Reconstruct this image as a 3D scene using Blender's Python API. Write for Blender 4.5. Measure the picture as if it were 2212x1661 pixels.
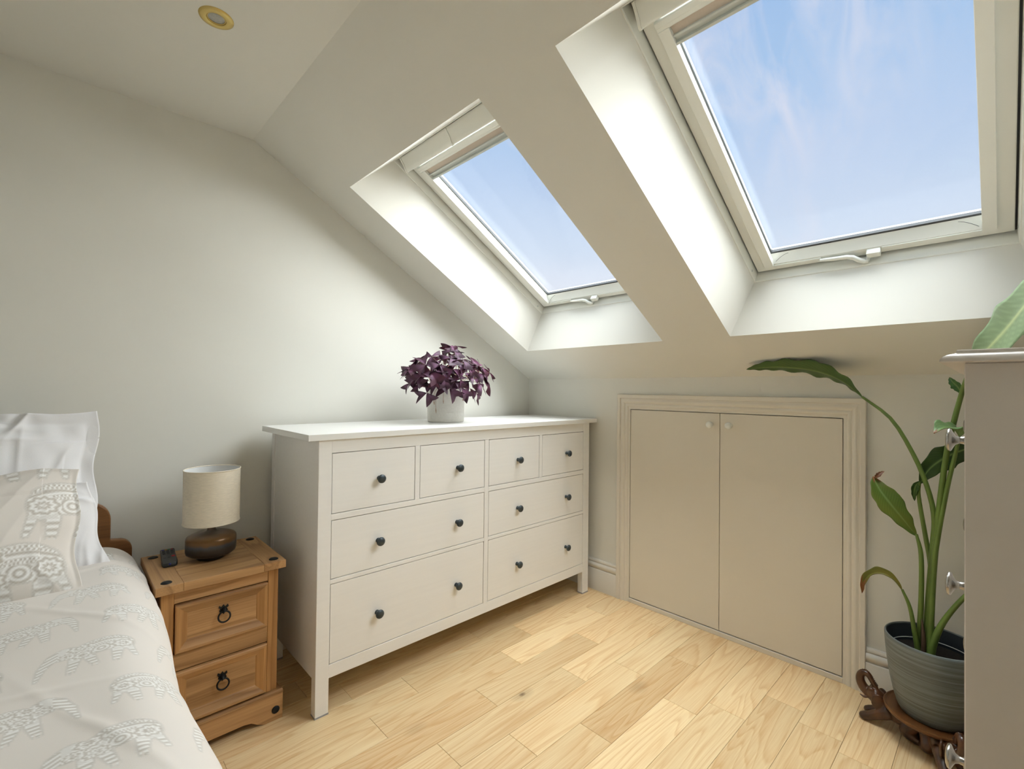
import bpy, bmesh, math, random
import numpy as np
from mathutils import Matrix, Vector

for o in list(bpy.data.objects):
    bpy.data.objects.remove(o, do_unlink=True)
scene = bpy.context.scene
COL = scene.collection

# ------------------------------------------------------------------ camera
cam_d = bpy.data.cameras.new('camera')
cam_d.sensor_width = 36.0
cam_d.lens = 1015.61 * 36.0 / 2212.0
cam_d.clip_start = 0.02
cam = bpy.data.objects.new('camera', cam_d)
COL.objects.link(cam)
FW = Vector((0.6914644, 0.72232008, 0.01143158))
RT = Vector((0.72223459, -0.69155866, 0.01112714))
UP = Vector((-0.0159429659, -0.000562263618, 0.999872745))
M = Matrix((RT, UP, -FW)).transposed().to_4x4()
M.translation = Vector((-2.20052, -2.13780, 1.11744))
cam.matrix_world = M
scene.camera = cam

# ------------------------------------------------------------------ view
scene.view_settings.view_transform = 'Standard'
scene.view_settings.look = 'None'
scene.view_settings.gamma = 1.0
scene.view_settings.use_curve_mapping = False
scene.view_settings.exposure = 0.0


def lin(c):
    c = c / 255.0
    return c / 12.92 if c <= 0.04045 else ((c + 0.055) / 1.055) ** 2.4


def RGB(r, g, b, a=1.0):
    return (lin(r), lin(g), lin(b), a)


# ------------------------------------------------------------------ sky
world = bpy.data.worlds.new('sky')
scene.world = world
world.use_nodes = True
nt = world.node_tree
nt.nodes.clear()


def N_(tree, kind, **kw):
    n = tree.nodes.new(kind)
    for k, v in kw.items():
        if k.startswith('i_'):
            key = k[2:]
            n.inputs[int(key) if key.isdigit() else key].default_value = v
        else:
            setattr(n, k, v)
    return n


def ramp(tree, stops, interp='LINEAR'):
    n = tree.nodes.new('ShaderNodeValToRGB')
    cr = n.color_ramp
    cr.interpolation = interp
    while len(cr.elements) < len(stops):
        cr.elements.new(0.5)
    for e, (p, c) in zip(cr.elements, stops):
        e.position = p
        e.color = c if len(c) == 4 else (*c, 1)
    return n


L_ = nt.links.new
tc = N_(nt, 'ShaderNodeTexCoord')
sep = N_(nt, 'ShaderNodeSeparateXYZ')
L_(tc.outputs['Generated'], sep.inputs[0])
sky_r = ramp(nt, [(0.0, RGB(205, 208, 208)), (0.04, RGB(240, 243, 249)), (0.20, RGB(232, 238, 250)), (0.28, RGB(212, 227, 247)),
                  (0.41, RGB(188, 211, 242)), (0.53, RGB(165, 199, 238)), (0.63, RGB(156, 192, 236)), (1.0, RGB(132, 176, 230))])
L_(sep.outputs['Z'], sky_r.inputs[0])
# wispy cirrus: stretched noise over the sky dome
mp = N_(nt, 'ShaderNodeMapping')
mp.inputs['Rotation'].default_value = (0.5, 0.35, 0.6)
mp.inputs['Scale'].default_value = (2.2, 6.5, 2.4)
mp.inputs['Location'].default_value = (0.35, 0.2, 0.0)
L_(tc.outputs['Generated'], mp.inputs[0])
cl = N_(nt, 'ShaderNodeTexNoise', i_Scale=1.3, i_Detail=7.0, i_Roughness=0.62, i_Distortion=0.7)
L_(mp.outputs[0], cl.inputs['Vector'])
cr2 = ramp(nt, [(0.56, (0, 0, 0, 1)), (0.85, (0.7, 0.7, 0.7, 1))])
L_(cl.outputs['Fac'], cr2.inputs[0])
# a patch of cirrus high in the east-north-east
dt = N_(nt, 'ShaderNodeVectorMath', operation='DOT_PRODUCT')
L_(tc.outputs['Generated'], dt.inputs[0])
dt.inputs[1].default_value = Vector((0.775, 0.265, 0.573)).normalized()
pm = N_(nt, 'ShaderNodeMapRange', interpolation_type='SMOOTHSTEP', i_1=0.955, i_2=0.998, i_3=0.0, i_4=0.65)
L_(dt.outputs['Value'], pm.inputs[0])
mp3 = N_(nt, 'ShaderNodeMapping')
mp3.inputs['Rotation'].default_value = (0.9, 0.1, -0.5)
mp3.inputs['Scale'].default_value = (4.0, 14.0, 5.0)
L_(tc.outputs['Generated'], mp3.inputs[0])
cl3 = N_(nt, 'ShaderNodeTexNoise', i_Scale=1.0, i_Detail=8.0, i_Roughness=0.6, i_Distortion=1.2)
L_(mp3.outputs[0], cl3.inputs['Vector'])
cr3 = ramp(nt, [(0.40, (0, 0, 0, 1)), (0.70, (1, 1, 1, 1))])
L_(cl3.outputs['Fac'], cr3.inputs[0])
pmm = N_(nt, 'ShaderNodeMath', operation='MULTIPLY')
L_(pm.outputs[0], pmm.inputs[0])
L_(cr3.outputs[0], pmm.inputs[1])
cmx = N_(nt, 'ShaderNodeMath', operation='MAXIMUM')
L_(cr2.outputs[0], cmx.inputs[0])
L_(pmm.outputs[0], cmx.inputs[1])
mixs = N_(nt, 'ShaderNodeMixRGB', blend_type='MIX')
mixs.inputs[2].default_value = RGB(232, 232, 244)
L_(cmx.outputs[0], mixs.inputs[0])
L_(sky_r.outputs[0], mixs.inputs[1])
bg = N_(nt, 'ShaderNodeBackground', i_Strength=1.0)
L_(mixs.outputs[0], bg.inputs[0])
wo = N_(nt, 'ShaderNodeOutputWorld')
L_(bg.outputs[0], wo.inputs[0])

# soft hazy daylight entering through the two roof windows
sun_d = bpy.data.lights.new('sky_daylight_offscreen', 'SUN')
sun_d.energy = 30.0
sun_d.angle = math.radians(120)
sun_d.color = (0.94, 0.99, 1.0)
sun = bpy.data.objects.new('sky_daylight_offscreen', sun_d)
COL.objects.link(sun)
sun.rotation_euler = Vector((0.60, -0.14, 0.79)).to_track_quat('Z', 'Y').to_euler()

rnd = random.Random(7)
nrs = np.random.RandomState(11)


# ------------------------------------------------------------------ materials
def mat(name, color, rough=0.5, metal=0.0, spec=0.5, noise=0.0, nscale=30.0, bump=0.0, bscale=80.0, stretch=(1, 1, 1), coat=0.0, sheen=0.0):
    m = bpy.data.materials.new(name)
    m.use_nodes = True
    t = m.node_tree
    b = t.nodes['Principled BSDF']
    b.inputs['Base Color'].default_value = color
    b.inputs['Roughness'].default_value = rough
    b.inputs['Metallic'].default_value = metal
    b.inputs['Specular IOR Level'].default_value = spec
    b.inputs['Coat Weight'].default_value = coat
    b.inputs['Sheen Weight'].default_value = sheen
    c = N_(t, 'ShaderNodeTexCoord')
    mp = N_(t, 'ShaderNodeMapping')
    mp.inputs['Scale'].default_value = stretch
    t.links.new(c.outputs['Object'], mp.inputs[0])
    if noise > 0:
        n = N_(t, 'ShaderNodeTexNoise', i_Scale=nscale, i_Detail=4.0)
        t.links.new(mp.outputs[0], n.inputs['Vector'])
        k = 1 - noise
        r = ramp(t, [(0.3, (color[0] * k, color[1] * k, color[2] * k, 1)), (0.7, tuple(min(1, x * (1 + noise * 0.6)) for x in color[:3]) + (1,))])
        t.links.new(n.outputs['Fac'], r.inputs[0])
        t.links.new(r.outputs[0], b.inputs['Base Color'])
    if bump > 0:
        n2 = N_(t, 'ShaderNodeTexNoise', i_Scale=bscale, i_Detail=3.0)
        t.links.new(mp.outputs[0], n2.inputs['Vector'])
        bp = N_(t, 'ShaderNodeBump', i_Strength=bump, i_Distance=0.002)
        t.links.new(n2.outputs['Fac'], bp.inputs['Height'])
        t.links.new(bp.outputs[0], b.inputs['Normal'])
    return m


def wood(name, light, dark, axis, ring=9.0, cross=9.0, along=0.9, rough=0.42, fine=0.35, rand=1.0, vary=0.25, knots=False, lines=0.55):
    """grain = contour lines of a stretched noise; axis is the grain direction (0,1,2)"""
    m = bpy.data.materials.new(name)
    m.use_nodes = True
    t = m.node_tree
    L = t.links.new
    b = t.nodes['Principled BSDF']
    b.inputs['Roughness'].default_value = rough
    b.inputs['Specular IOR Level'].default_value = 0.35
    c = N_(t, 'ShaderNodeTexCoord')
    oi = N_(t, 'ShaderNodeObjectInfo')
    mul = N_(t, 'ShaderNodeMath', operation='MULTIPLY', i_1=37.0 * rand)
    L(oi.outputs['Random'], mul.inputs[0])
    cmb = N_(t, 'ShaderNodeCombineXYZ')
    for i in range(3):
        L(mul.outputs[0], cmb.inputs[i])
    sc = [cross] * 3
    sc[axis] = along
    mp = N_(t, 'ShaderNodeMapping')
    mp.inputs['Scale'].default_value = sc
    L(c.outputs['Object'], mp.inputs[0])
    add = N_(t, 'ShaderNodeVectorMath', operation='ADD')
    L(mp.outputs[0], add.inputs[0])
    L(cmb.outputs[0], add.inputs[1])
    n = N_(t, 'ShaderNodeTexNoise', i_Scale=1.0, i_Detail=2.5, i_Roughness=0.45, i_Distortion=0.3)
    L(add.outputs[0], n.inputs['Vector'])
    m1 = N_(t, 'ShaderNodeMath', operation='MULTIPLY', i_1=ring)
    L(n.outputs['Fac'], m1.inputs[0])
    fr = N_(t, 'ShaderNodeMath', operation='FRACT')
    L(m1.outputs[0], fr.inputs[0])
    lr = ramp(t, [(0.0, (1, 1, 1, 1)), (0.55, (0.75, 0.75, 0.75, 1)), (0.86, (0.12, 0.12, 0.12, 1)), (1.0, (1, 1, 1, 1))])
    L(fr.outputs[0], lr.inputs[0])
    # fine pores
    sc2 = [260.0] * 3
    sc2[axis] = 7.0
    mp2 = N_(t, 'ShaderNodeMapping')
    mp2.inputs['Scale'].default_value = sc2
    L(c.outputs['Object'], mp2.inputs[0])
    add2 = N_(t, 'ShaderNodeVectorMath', operation='ADD')
    L(mp2.outputs[0], add2.inputs[0])
    L(cmb.outputs[0], add2.inputs[1])
    n2 = N_(t, 'ShaderNodeTexNoise', i_Scale=1.0, i_Detail=3.0)
    L(add2.outputs[0], n2.inputs['Vector'])
    # broad tone
    n3 = N_(t, 'ShaderNodeTexNoise', i_Scale=0.35, i_Detail=1.0)
    L(add.outputs[0], n3.inputs['Vector'])
    # combine: fac = lines*a + pores*b + tone
    a1 = N_(t, 'ShaderNodeMath', operation='MULTIPLY', i_1=lines)
    L(lr.outputs[0], a1.inputs[0])
    a2 = N_(t, 'ShaderNodeMath', operation='MULTIPLY_ADD', i_1=fine)
    L(n2.outputs['Fac'], a2.inputs[0])
    L(a1.outputs[0], a2.inputs[2])
    a3 = N_(t, 'ShaderNodeMath', operation='MULTIPLY_ADD', i_1=0.5)
    L(n3.outputs['Fac'], a3.inputs[0])
    L(a2.outputs[0], a3.inputs[2])
    a4 = N_(t, 'ShaderNodeMath', operation='SUBTRACT', i_1=0.22)
    L(a3.outputs[0], a4.inputs[0])
    cr = ramp(t, [(0.0, dark), (1.0, light)])
    L(a4.outputs[0], cr.inputs[0])
    # per-piece tone
    hv = N_(t, 'ShaderNodeHueSaturation')
    vm = N_(t, 'ShaderNodeMapRange', i_1=0.0, i_2=1.0, i_3=1.0 - vary, i_4=1.0 + vary * 0.35)
    L(oi.outputs['Random'], vm.inputs[0])
    L(vm.outputs[0], hv.inputs['Value'])
    L(cr.outputs[0], hv.inputs['Color'])
    out = hv.outputs[0]
    if knots:
        mk = N_(t, 'ShaderNodeMapping')
        mk.inputs['Scale'].default_value = (2.6, 4.4, 1.0)
        L(c.outputs['Object'], mk.inputs[0])
        ak = N_(t, 'ShaderNodeVectorMath', operation='ADD')
        L(mk.outputs[0], ak.inputs[0])
        L(cmb.outputs[0], ak.inputs[1])
        vo = N_(t, 'ShaderNodeTexVoronoi', i_Scale=1.0)
        L(ak.outputs[0], vo.inputs['Vector'])
        sepc = N_(t, 'ShaderNodeSeparateColor')
        L(vo.outputs['Color'], sepc.inputs[0])
        gt = N_(t, 'ShaderNodeMath', operation='GREATER_THAN', i_1=0.72)
        L(sepc.outputs[0], gt.inputs[0])
        kd = ramp(t, [(0.0, (1, 1, 1, 1)), (0.035, (0.9, 0.9, 0.9, 1)), (0.06, (0.25, 0.25, 0.25, 1)), (0.16, (0, 0, 0, 1))])
        L(vo.outputs['Distance'], kd.inputs[0])
        km = N_(t, 'ShaderNodeMath', operation='MULTIPLY')
        L(kd.outputs[0], km.inputs[0])
        L(gt.outputs[0], km.inputs[1])
        mx = N_(t, 'ShaderNodeMixRGB')
        mx.inputs[2].default_value = RGB(82, 55, 32)
        L(km.outputs[0], mx.inputs[0])
        L(out, mx.inputs[1])
        out = mx.outputs[0]
    L(out, b.inputs['Base Color'])
    bp = N_(t, 'ShaderNodeBump', i_Strength=0.15, i_Distance=0.001)
    L(n2.outputs['Fac'], bp.inputs['Height'])
    L(bp.outputs[0], b.inputs['Normal'])
    return m


def vcol_mat(name, rough=0.5, spec=0.4, bump=0.0, bscale=600.0, sheen=0.0, trans=0.0):
    m = bpy.data.materials.new(name)
    m.use_nodes = True
    t = m.node_tree
    b = t.nodes['Principled BSDF']
    a = N_(t, 'ShaderNodeAttribute', attribute_name='Col')
    t.links.new(a.outputs['Color'], b.inputs['Base Color'])
    b.inputs['Roughness'].default_value = rough
    b.inputs['Specular IOR Level'].default_value = spec
    b.inputs['Sheen Weight'].default_value = sheen
    if bump > 0:
        c = N_(t, 'ShaderNodeTexCoord')
        n = N_(t, 'ShaderNodeTexNoise', i_Scale=bscale, i_Detail=2.0)
        t.links.new(c.outputs['Object'], n.inputs['Vector'])
        bp = N_(t, 'ShaderNodeBump', i_Strength=bump, i_Distance=0.001)
        t.links.new(n.outputs['Fac'], bp.inputs['Height'])
        t.links.new(bp.outputs[0], b.inputs['Normal'])
    if trans > 0:
        tr = N_(t, 'ShaderNodeBsdfTranslucent')
        t.links.new(a.outputs['Color'], tr.inputs[0])
        mx = N_(t, 'ShaderNodeMixShader', i_0=trans)
        t.links.new(b.outputs[0], mx.inputs[1])
        t.links.new(tr.outputs[0], mx.inputs[2])
        t.links.new(mx.outputs[0], t.nodes['Material Output'].inputs[0])
    return m


def glass_mat():
    m = bpy.data.materials.new('window_glass')
    m.use_nodes = True
    t = m.node_tree
    t.nodes.remove(t.nodes['Principled BSDF'])
    tr = N_(t, 'ShaderNodeBsdfTransparent')
    gl = N_(t, 'ShaderNodeBsdfGlossy', i_Roughness=0.02)
    mx = N_(t, 'ShaderNodeMixShader', i_0=0.025)
    t.links.new(tr.outputs[0], mx.inputs[1])
    t.links.new(gl.outputs[0], mx.inputs[2])
    t.links.new(mx.outputs[0], t.nodes['Material Output'].inputs[0])
    return m


MT = {}
MT['wall'] = mat('wall_paint', RGB(232, 230, 221), 0.6, spec=0.25, noise=0.012, nscale=3.0, bump=0.03, bscale=160)
MT['ceil'] = MT['wall']
MT['reveal'] = MT['ceil']
MT['door'] = mat('door_paint', RGB(228, 220, 204), 0.45, spec=0.3, noise=0.01, nscale=5.0, bump=0.02, bscale=120)
MT['trim'] = mat('trim_paint', RGB(229, 222, 208), 0.35, spec=0.4)
MT['skirt'] = mat('skirting_paint', RGB(228, 223, 212), 0.35, spec=0.4)
MT['underlay'] = mat('plywood_underlay', RGB(178, 146, 104), 0.9, noise=0.1, nscale=12)
MT['winwhite'] = mat('window_white', RGB(238, 238, 230), 0.35, spec=0.4)
MT['wingap'] = mat('window_seal', RGB(70, 72, 74), 0.6)
MT['blind'] = mat('blind_cloth', RGB(214, 200, 186), 0.8, noise=0.02, nscale=200)
MT['rail'] = mat('blind_rail', RGB(206, 210, 206), 0.4, metal=0.15)
MT['glass'] = glass_mat()
MT['dresser'] = mat('dresser_white_stain', RGB(243, 241, 237), 0.42, spec=0.4, noise=0.015, nscale=4.0, stretch=(1, 12, 30), bump=0.02, bscale=40)
MT['dresser_top'] = mat('dresser_top_white', RGB(240, 239, 235), 0.32, spec=0.45, noise=0.01, nscale=4.0, stretch=(1, 14, 14))
MT['glide'] = mat('felt_glide', RGB(160, 160, 165), 0.8)
MT['knob'] = mat('slate_knob', RGB(62, 70, 74), 0.42, metal=0.3, spec=0.5)
MT['oak'] = wood('oak_floor', RGB(255, 236, 190), RGB(206, 152, 92), 0, ring=17.0, cross=8.0, along=0.75, rough=0.36, fine=0.55, vary=0.16, knots=True, lines=0.30)
MT['pine_x'] = wood('pine_wax_x', RGB(206, 162, 112), RGB(124, 84, 48), 0, ring=7.0, cross=8.0, along=0.8, rough=0.45, fine=0.55, vary=0.14, lines=0.48)
MT['pine_y'] = wood('pine_wax_y', RGB(206, 162, 112), RGB(124, 84, 48), 1, ring=7.0, cross=8.0, along=0.8, rough=0.45, fine=0.55, vary=0.14, lines=0.48)
MT['pine_z'] = wood('pine_wax_z', RGB(214, 164, 106), RGB(134, 88, 48), 2, ring=7.0, cross=9.0, along=0.8, rough=0.42, fine=0.45, vary=0.10, lines=0.35)
MT['headboard'] = wood('headboard_pine', RGB(166, 114, 66), RGB(92, 58, 28), 0, ring=6.0, cross=8.0, rough=0.4, fine=0.5, vary=0.05, lines=0.3)
MT['iron'] = mat('black_iron', RGB(26, 26, 27), 0.5, metal=0.4, bump=0.1, bscale=200)
MT['linen'] = mat('linen_shade', RGB(232, 222, 202), 0.9, noise=0.10, nscale=60.0, stretch=(1.0, 1.0, 7.0), bump=0.25, bscale=420)
MT['shade_in'] = mat('shade_lining', RGB(232, 232, 230), 0.7)
MT['white_cloth'] = mat('white_cotton', RGB(238, 237, 238), 0.85, spec=0.2, sheen=0.1, bump=0.08, bscale=500)
MT['print'] = vcol_mat('printed_cotton', 0.85, 0.2, bump=0.08, bscale=700, sheen=0.1)
MT['plastic'] = mat('black_plastic', RGB(28, 28, 30), 0.4)
MT['key'] = mat('grey_key', RGB(62, 64, 68), 0.5)
MT['ceramic_pot'] = mat('white_ceramic', RGB(232, 230, 222), 0.5, spec=0.4, noise=0.05, nscale=90.0, bump=0.35, bscale=170)
MT['brass'] = mat('satin_brass', RGB(214, 190, 120), 0.32, metal=0.75, spec=0.5)
MT['lens'] = mat('frosted_lens', RGB(176, 176, 170), 0.25, noise=0.15, nscale=150)
MT['soil'] = mat('dark_soil', RGB(38, 31, 26), 0.95, noise=0.5, nscale=140, bump=1.0, bscale=180)
MT['leaf'] = vcol_mat('green_leaf', 0.38, 0.45, trans=0.14)
MT['oxalis'] = vcol_mat('purple_leaf', 0.5, 0.35, trans=0.10)
MT['stem'] = mat('green_stem', RGB(104, 126, 56), 0.45, noise=0.25, nscale=9.0, stretch=(3, 3, 1))
MT['oxstem'] = mat('pale_stem', RGB(176, 140, 112), 0.6)
MT['carved'] = mat('carved_teak', RGB(78, 46, 24), 0.30, spec=0.5, noise=0.6, nscale=26.0, coat=0.25)
MT['tray'] = wood('teak_tray', RGB(136, 90, 50), RGB(64, 38, 18), 0, ring=6, cross=8.0, rough=0.3, fine=0.4, vary=0.05, lines=0.35)
MT['chest'] = mat('chest_paint', RGB(214, 206, 197), 0.45, spec=0.35, noise=0.025, nscale=9.0, bump=0.02, bscale=60)
MT['pewter'] = mat('pewter', RGB(168, 166, 162), 0.24, metal=1.0)


def lamp_glaze():
    m = bpy.data.materials.new('bronze_glaze')
    m.use_nodes = True
    t = m.node_tree
    L = t.links.new
    b = t.nodes['Principled BSDF']
    c = N_(t, 'ShaderNodeTexCoord')
    s = N_(t, 'ShaderNodeSeparateXYZ')
    L(c.outputs['Object'], s.inputs[0])
    n = N_(t, 'ShaderNodeTexNoise', i_Scale=40.0, i_Detail=5.0)
    L(c.outputs['Object'], n.inputs['Vector'])
    ma = N_(t, 'ShaderNodeMath', operation='MULTIPLY_ADD', i_1=0.016)
    L(n.outputs['Fac'], ma.inputs[0])
    L(s.outputs['Z'], ma.inputs[2])
    mr = N_(t, 'ShaderNodeMapRange', i_1=0.0, i_2=0.12)
    L(ma.outputs[0], mr.inputs[0])
    r = ramp(t, [(0.0, RGB(40, 36, 32)), (0.40, RGB(62, 55, 48)), (0.50, RGB(70, 72, 74)), (0.57, RGB(104, 74, 40)), (0.74, RGB(112, 80, 44)), (0.84, RGB(96, 86, 74)), (1.0, RGB(110, 84, 62))])
    L(mr.outputs[0], r.inputs[0])
    L(r.outputs[0], b.inputs['Base Color'])
    b.inputs['Roughness'].default_value = 0.3
    b.inputs['Metallic'].default_value = 0.35
    return m


def pot_glaze():
    m = bpy.data.materials.new('blue_grey_planter')
    m.use_nodes = True
    t = m.node_tree
    L = t.links.new
    b = t.nodes['Principled BSDF']
    c = N_(t, 'ShaderNodeTexCoord')
    mp = N_(t, 'ShaderNodeMapping')
    mp.inputs['Scale'].default_value = (3, 3, 190)
    L(c.outputs['Object'], mp.inputs[0])
    n = N_(t, 'ShaderNodeTexNoise', i_Scale=1.0, i_Detail=4.0, i_Roughness=0.7)
    L(mp.outputs[0], n.inputs['Vector'])
    r = ramp(t, [(0.25, RGB(70, 72, 68)), (0.48, RGB(104, 111, 110)), (0.75, RGB(134, 146, 147))])
    L(n.outputs['Fac'], r.inputs[0])
    L(r.outputs[0], b.inputs['Base Color'])
    b.inputs['Roughness'].default_value = 0.38
    bp = N_(t, 'ShaderNodeBump', i_Strength=0.35, i_Distance=0.002)
    L(n.outputs['Fac'], bp.inputs['Height'])
    L(bp.outputs[0], b.inputs['Normal'])
    return m


MT['lampbase'] = lamp_glaze()
MT['planter'] = pot_glaze()
MT['planter_in'] = mat('planter_inside', RGB(52, 58, 64), 0.5)


# ------------------------------------------------------------------ mesh helpers
class MB:
    def __init__(self):
        self.v = []
        self.f = []
        self.col = None

    def add(self, vs, fs):
        o = len(self.v)
        self.v += [tuple(p) for p in vs]
        self.f += [tuple(i + o for i in f) for f in fs]
        return self

    def box(self, x0, x1, y0, y1, z0, z1, fn=None):
        x0, x1 = min(x0, x1), max(x0, x1)
        y0, y1 = min(y0, y1), max(y0, y1)
        z0, z1 = min(z0, z1), max(z0, z1)
        vs = [(x0, y0, z0), (x1, y0, z0), (x1, y1, z0), (x0, y1, z0), (x0, y0, z1), (x1, y0, z1), (x1, y1, z1), (x0, y1, z1)]
        if fn:
            vs = [fn(*p) for p in vs]
        return self.add(vs, [(0, 3, 2, 1), (4, 5, 6, 7), (0, 1, 5, 4), (1, 2, 6, 5), (2, 3, 7, 6), (3, 0, 4, 7)])

    def prism(self, poly, fn, t0, t1):
        """poly: list of (a,b); fn(a,b,t) -> xyz"""
        n = len(poly)
        vs = [fn(a, b, t0) for a, b in poly] + [fn(a, b, t1) for a, b in poly]
        fs = [tuple(range(n - 1, -1, -1)), tuple(range(n, 2 * n))]
        fs += [(i, (i + 1) % n, n + (i + 1) % n, n + i) for i in range(n)]
        return self.add(vs, fs)

    def lathe(self, prof, fn, seg=32, sx=1.0, sy=1.0, caps=True):
        """prof: list of (r,h); fn(x,y,h) -> xyz"""
        vs = []
        for r, h in prof:
            for k in range(seg):
                a = 2 * math.pi * k / seg
                vs.append(fn(r * math.cos(a) * sx, r * math.sin(a) * sy, h))
        fs = []
        for i in range(len(prof) - 1):
            for k in range(seg):
                k2 = (k + 1) % seg
                fs.append((i * seg + k, i * seg + k2, (i + 1) * seg + k2, (i + 1) * seg + k))
        if caps:
            fs.append(tuple(range(seg - 1, -1, -1)))
            fs.append(tuple((len(prof) - 1) * seg + k for k in range(seg)))
        return self.add(vs, fs)

    def tube(self, pts, rad, seg=10, flat=1.0):
        pts = [Vector(p) for p in pts]
        n = len(pts)
        if not hasattr(rad, '__len__'):
            rad = [rad] * n
        tan = []
        for i in range(n):
            d = pts[min(i + 1, n - 1)] - pts[max(i - 1, 0)]
            tan.append(d.normalized())
        a = Vector((0, 0, 1)) if abs(tan[0].z) < 0.9 else Vector((1, 0, 0))
        nrm = (a - tan[0] * a.dot(tan[0])).normalized()
        vs = []
        for i in range(n):
            nrm = (nrm - tan[i] * nrm.dot(tan[i])).normalized()
            bn = tan[i].cross(nrm)
            for k in range(seg):
                an = 2 * math.pi * k / seg
                vs.append(pts[i] + nrm * (math.cos(an) * rad[i]) + bn * (math.sin(an) * rad[i] * flat))
        fs = []
        for i in range(n - 1):
            for k in range(seg):
                k2 = (k + 1) % seg
                fs.append((i * seg + k, i * seg + k2, (i + 1) * seg + k2, (i + 1) * seg + k))
        fs.append(tuple(range(seg - 1, -1, -1)))
        fs.append(tuple((n - 1) * seg + k for k in range(seg)))
        return self.add(vs, fs)

    def grid(self, P):
        """P: array (n,m,3)"""
        n, m = P.shape[:2]
        fs = [(i * m + j, (i + 1) * m + j, (i + 1) * m + j + 1, i * m + j + 1) for i in range(n - 1) for j in range(m - 1)]
        return self.add(P.reshape(-1, 3).tolist(), fs)

    def mesh(self, name, off=(0, 0, 0), bevel=0.0, bseg=1, smooth=None, colors=None, normals=True):
        me = bpy.data.meshes.new(name)
        ox, oy, oz = off
        me.from_pydata([(x - ox, y - oy, z - oz) for x, y, z in self.v], [], self.f)
        bm = bmesh.new()
        bm.from_mesh(me)
        if normals:
            bmesh.ops.recalc_face_normals(bm, faces=bm.faces)
        if bevel > 0:
            ed = [e for e in bm.edges if len(e.link_faces) == 2 and e.calc_face_angle(0) > 0.5]
            bmesh.ops.bevel(bm, geom=ed, offset=bevel, segments=bseg, affect='EDGES', profile=0.5)
        bm.to_mesh(me)
        bm.free()
        if smooth is not None:
            me.polygons.foreach_set('use_smooth', [True] * len(me.polygons))
            if smooth < 180:
                me.set_sharp_from_angle(angle=math.radians(smooth))
        if colors is not None:
            at = me.color_attributes.new('Col', 'FLOAT_COLOR', 'POINT')
            at.data.foreach_set('color', np.ascontiguousarray(colors, dtype=np.float32).ravel())
        me.update()
        return me


def root_of(p):
    while p.parent:
        p = p.parent
    return p


def link(name, me, material, parent=None, loc=None, rot=None):
    o = bpy.data.objects.new(name, me)
    COL.objects.link(o)
    if material is not None and len(me.materials) == 0:
        me.materials.append(material)
    if parent:
        o.parent = parent
    if loc is not None:
        o.location = loc
    if rot is not None:
        o.rotation_euler = rot
    return o


def part(name, mb, material, parent, **kw):
    """mesh built in world coordinates, stored relative to its thing's root"""
    off = root_of(parent).location if parent else (0, 0, 0)
    return link(name, mb.mesh(name, off=off, **kw), material, parent)


def tag(o, label, cat, group=None, kind=None):
    o['label'] = label
    o['category'] = cat
    if group:
        o['group'] = group
    if kind:
        o['kind'] = kind
    return o


def thing(name, label, cat, loc=(0, 0, 0), group=None, kind=None):
    o = bpy.data.objects.new(name, None)
    o.empty_display_size = 0.1
    COL.objects.link(o)
    o.location = loc
    return tag(o, label, cat, group, kind)


def solo(name, mb, material, label, cat, loc=(0, 0, 0), group=None, kind=None, **kw):
    o = link(name, mb.mesh(name, off=loc, **kw), material, None, loc=loc)
    return tag(o, label, cat, group, kind)


B = lambda *a: MB().box(*a)

# ------------------------------------------------------------------ room shell
XW, YS = -3.95, -2.56          # far walls of the room
KH, FX, FZ = 1.1883, -1.6481, 2.1373
TH = math.atan2(FZ - KH, -FX)
ES = (-math.cos(TH), math.sin(TH))   # up the slope (x,z)
EN = (math.sin(TH), math.cos(TH))    # outward normal (x,z)
SL = math.hypot(FX, FZ - KH)


def W3(s, y, n):
    return (s * ES[0] + n * EN[0], y, KH + s * ES[1] + n * EN[1])


T = 0.12
# gable wall
mb = MB().prism([(XW - T, -0.05), (0.0, -0.05), (0, KH), (FX, FZ), (XW - T, FZ)], lambda a, b, t: (a, t, b), 0.0, T)
solo('wall_north', mb, MT['wall'], 'off-white painted gable wall behind the dresser and nightstand', 'wall', kind='structure')
mb = MB().prism([(XW - T, -0.05), (0.0, -0.05), (0, KH), (FX, FZ), (XW - T, FZ)], lambda a, b, t: (a, t, b), YS - T, YS)
solo('wall_south', mb, MT['wall'], 'off-white painted wall behind the tall chest of drawers', 'wall', kind='structure')
solo('wall_west', B(XW - T, XW, YS, 0, -0.05, FZ), MT['wall'], 'off-white painted wall across from the knee wall', 'wall', kind='structure')
# knee wall with cupboard opening
DY0, DY1, DYM, DZ0, DZ1 = -0.7628, -1.7093, -1.2347, 0.0239, 1.0222
mb = MB()
mb.box(0, T, DY0, 0, -0.05, KH)
mb.box(0, T, YS, DY1, -0.05, KH)
mb.box(0, T, DY1, DY0, DZ1, KH)
mb.box(0, T, DY1, DY0, -0.05, 0.0)
mb.box(0.09, T, DY1, DY0, 0.0, DZ1)
solo('wall_east', mb, MT['wall'], 'low off-white knee wall with the eaves cupboard', 'wall', kind='structure')
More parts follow.
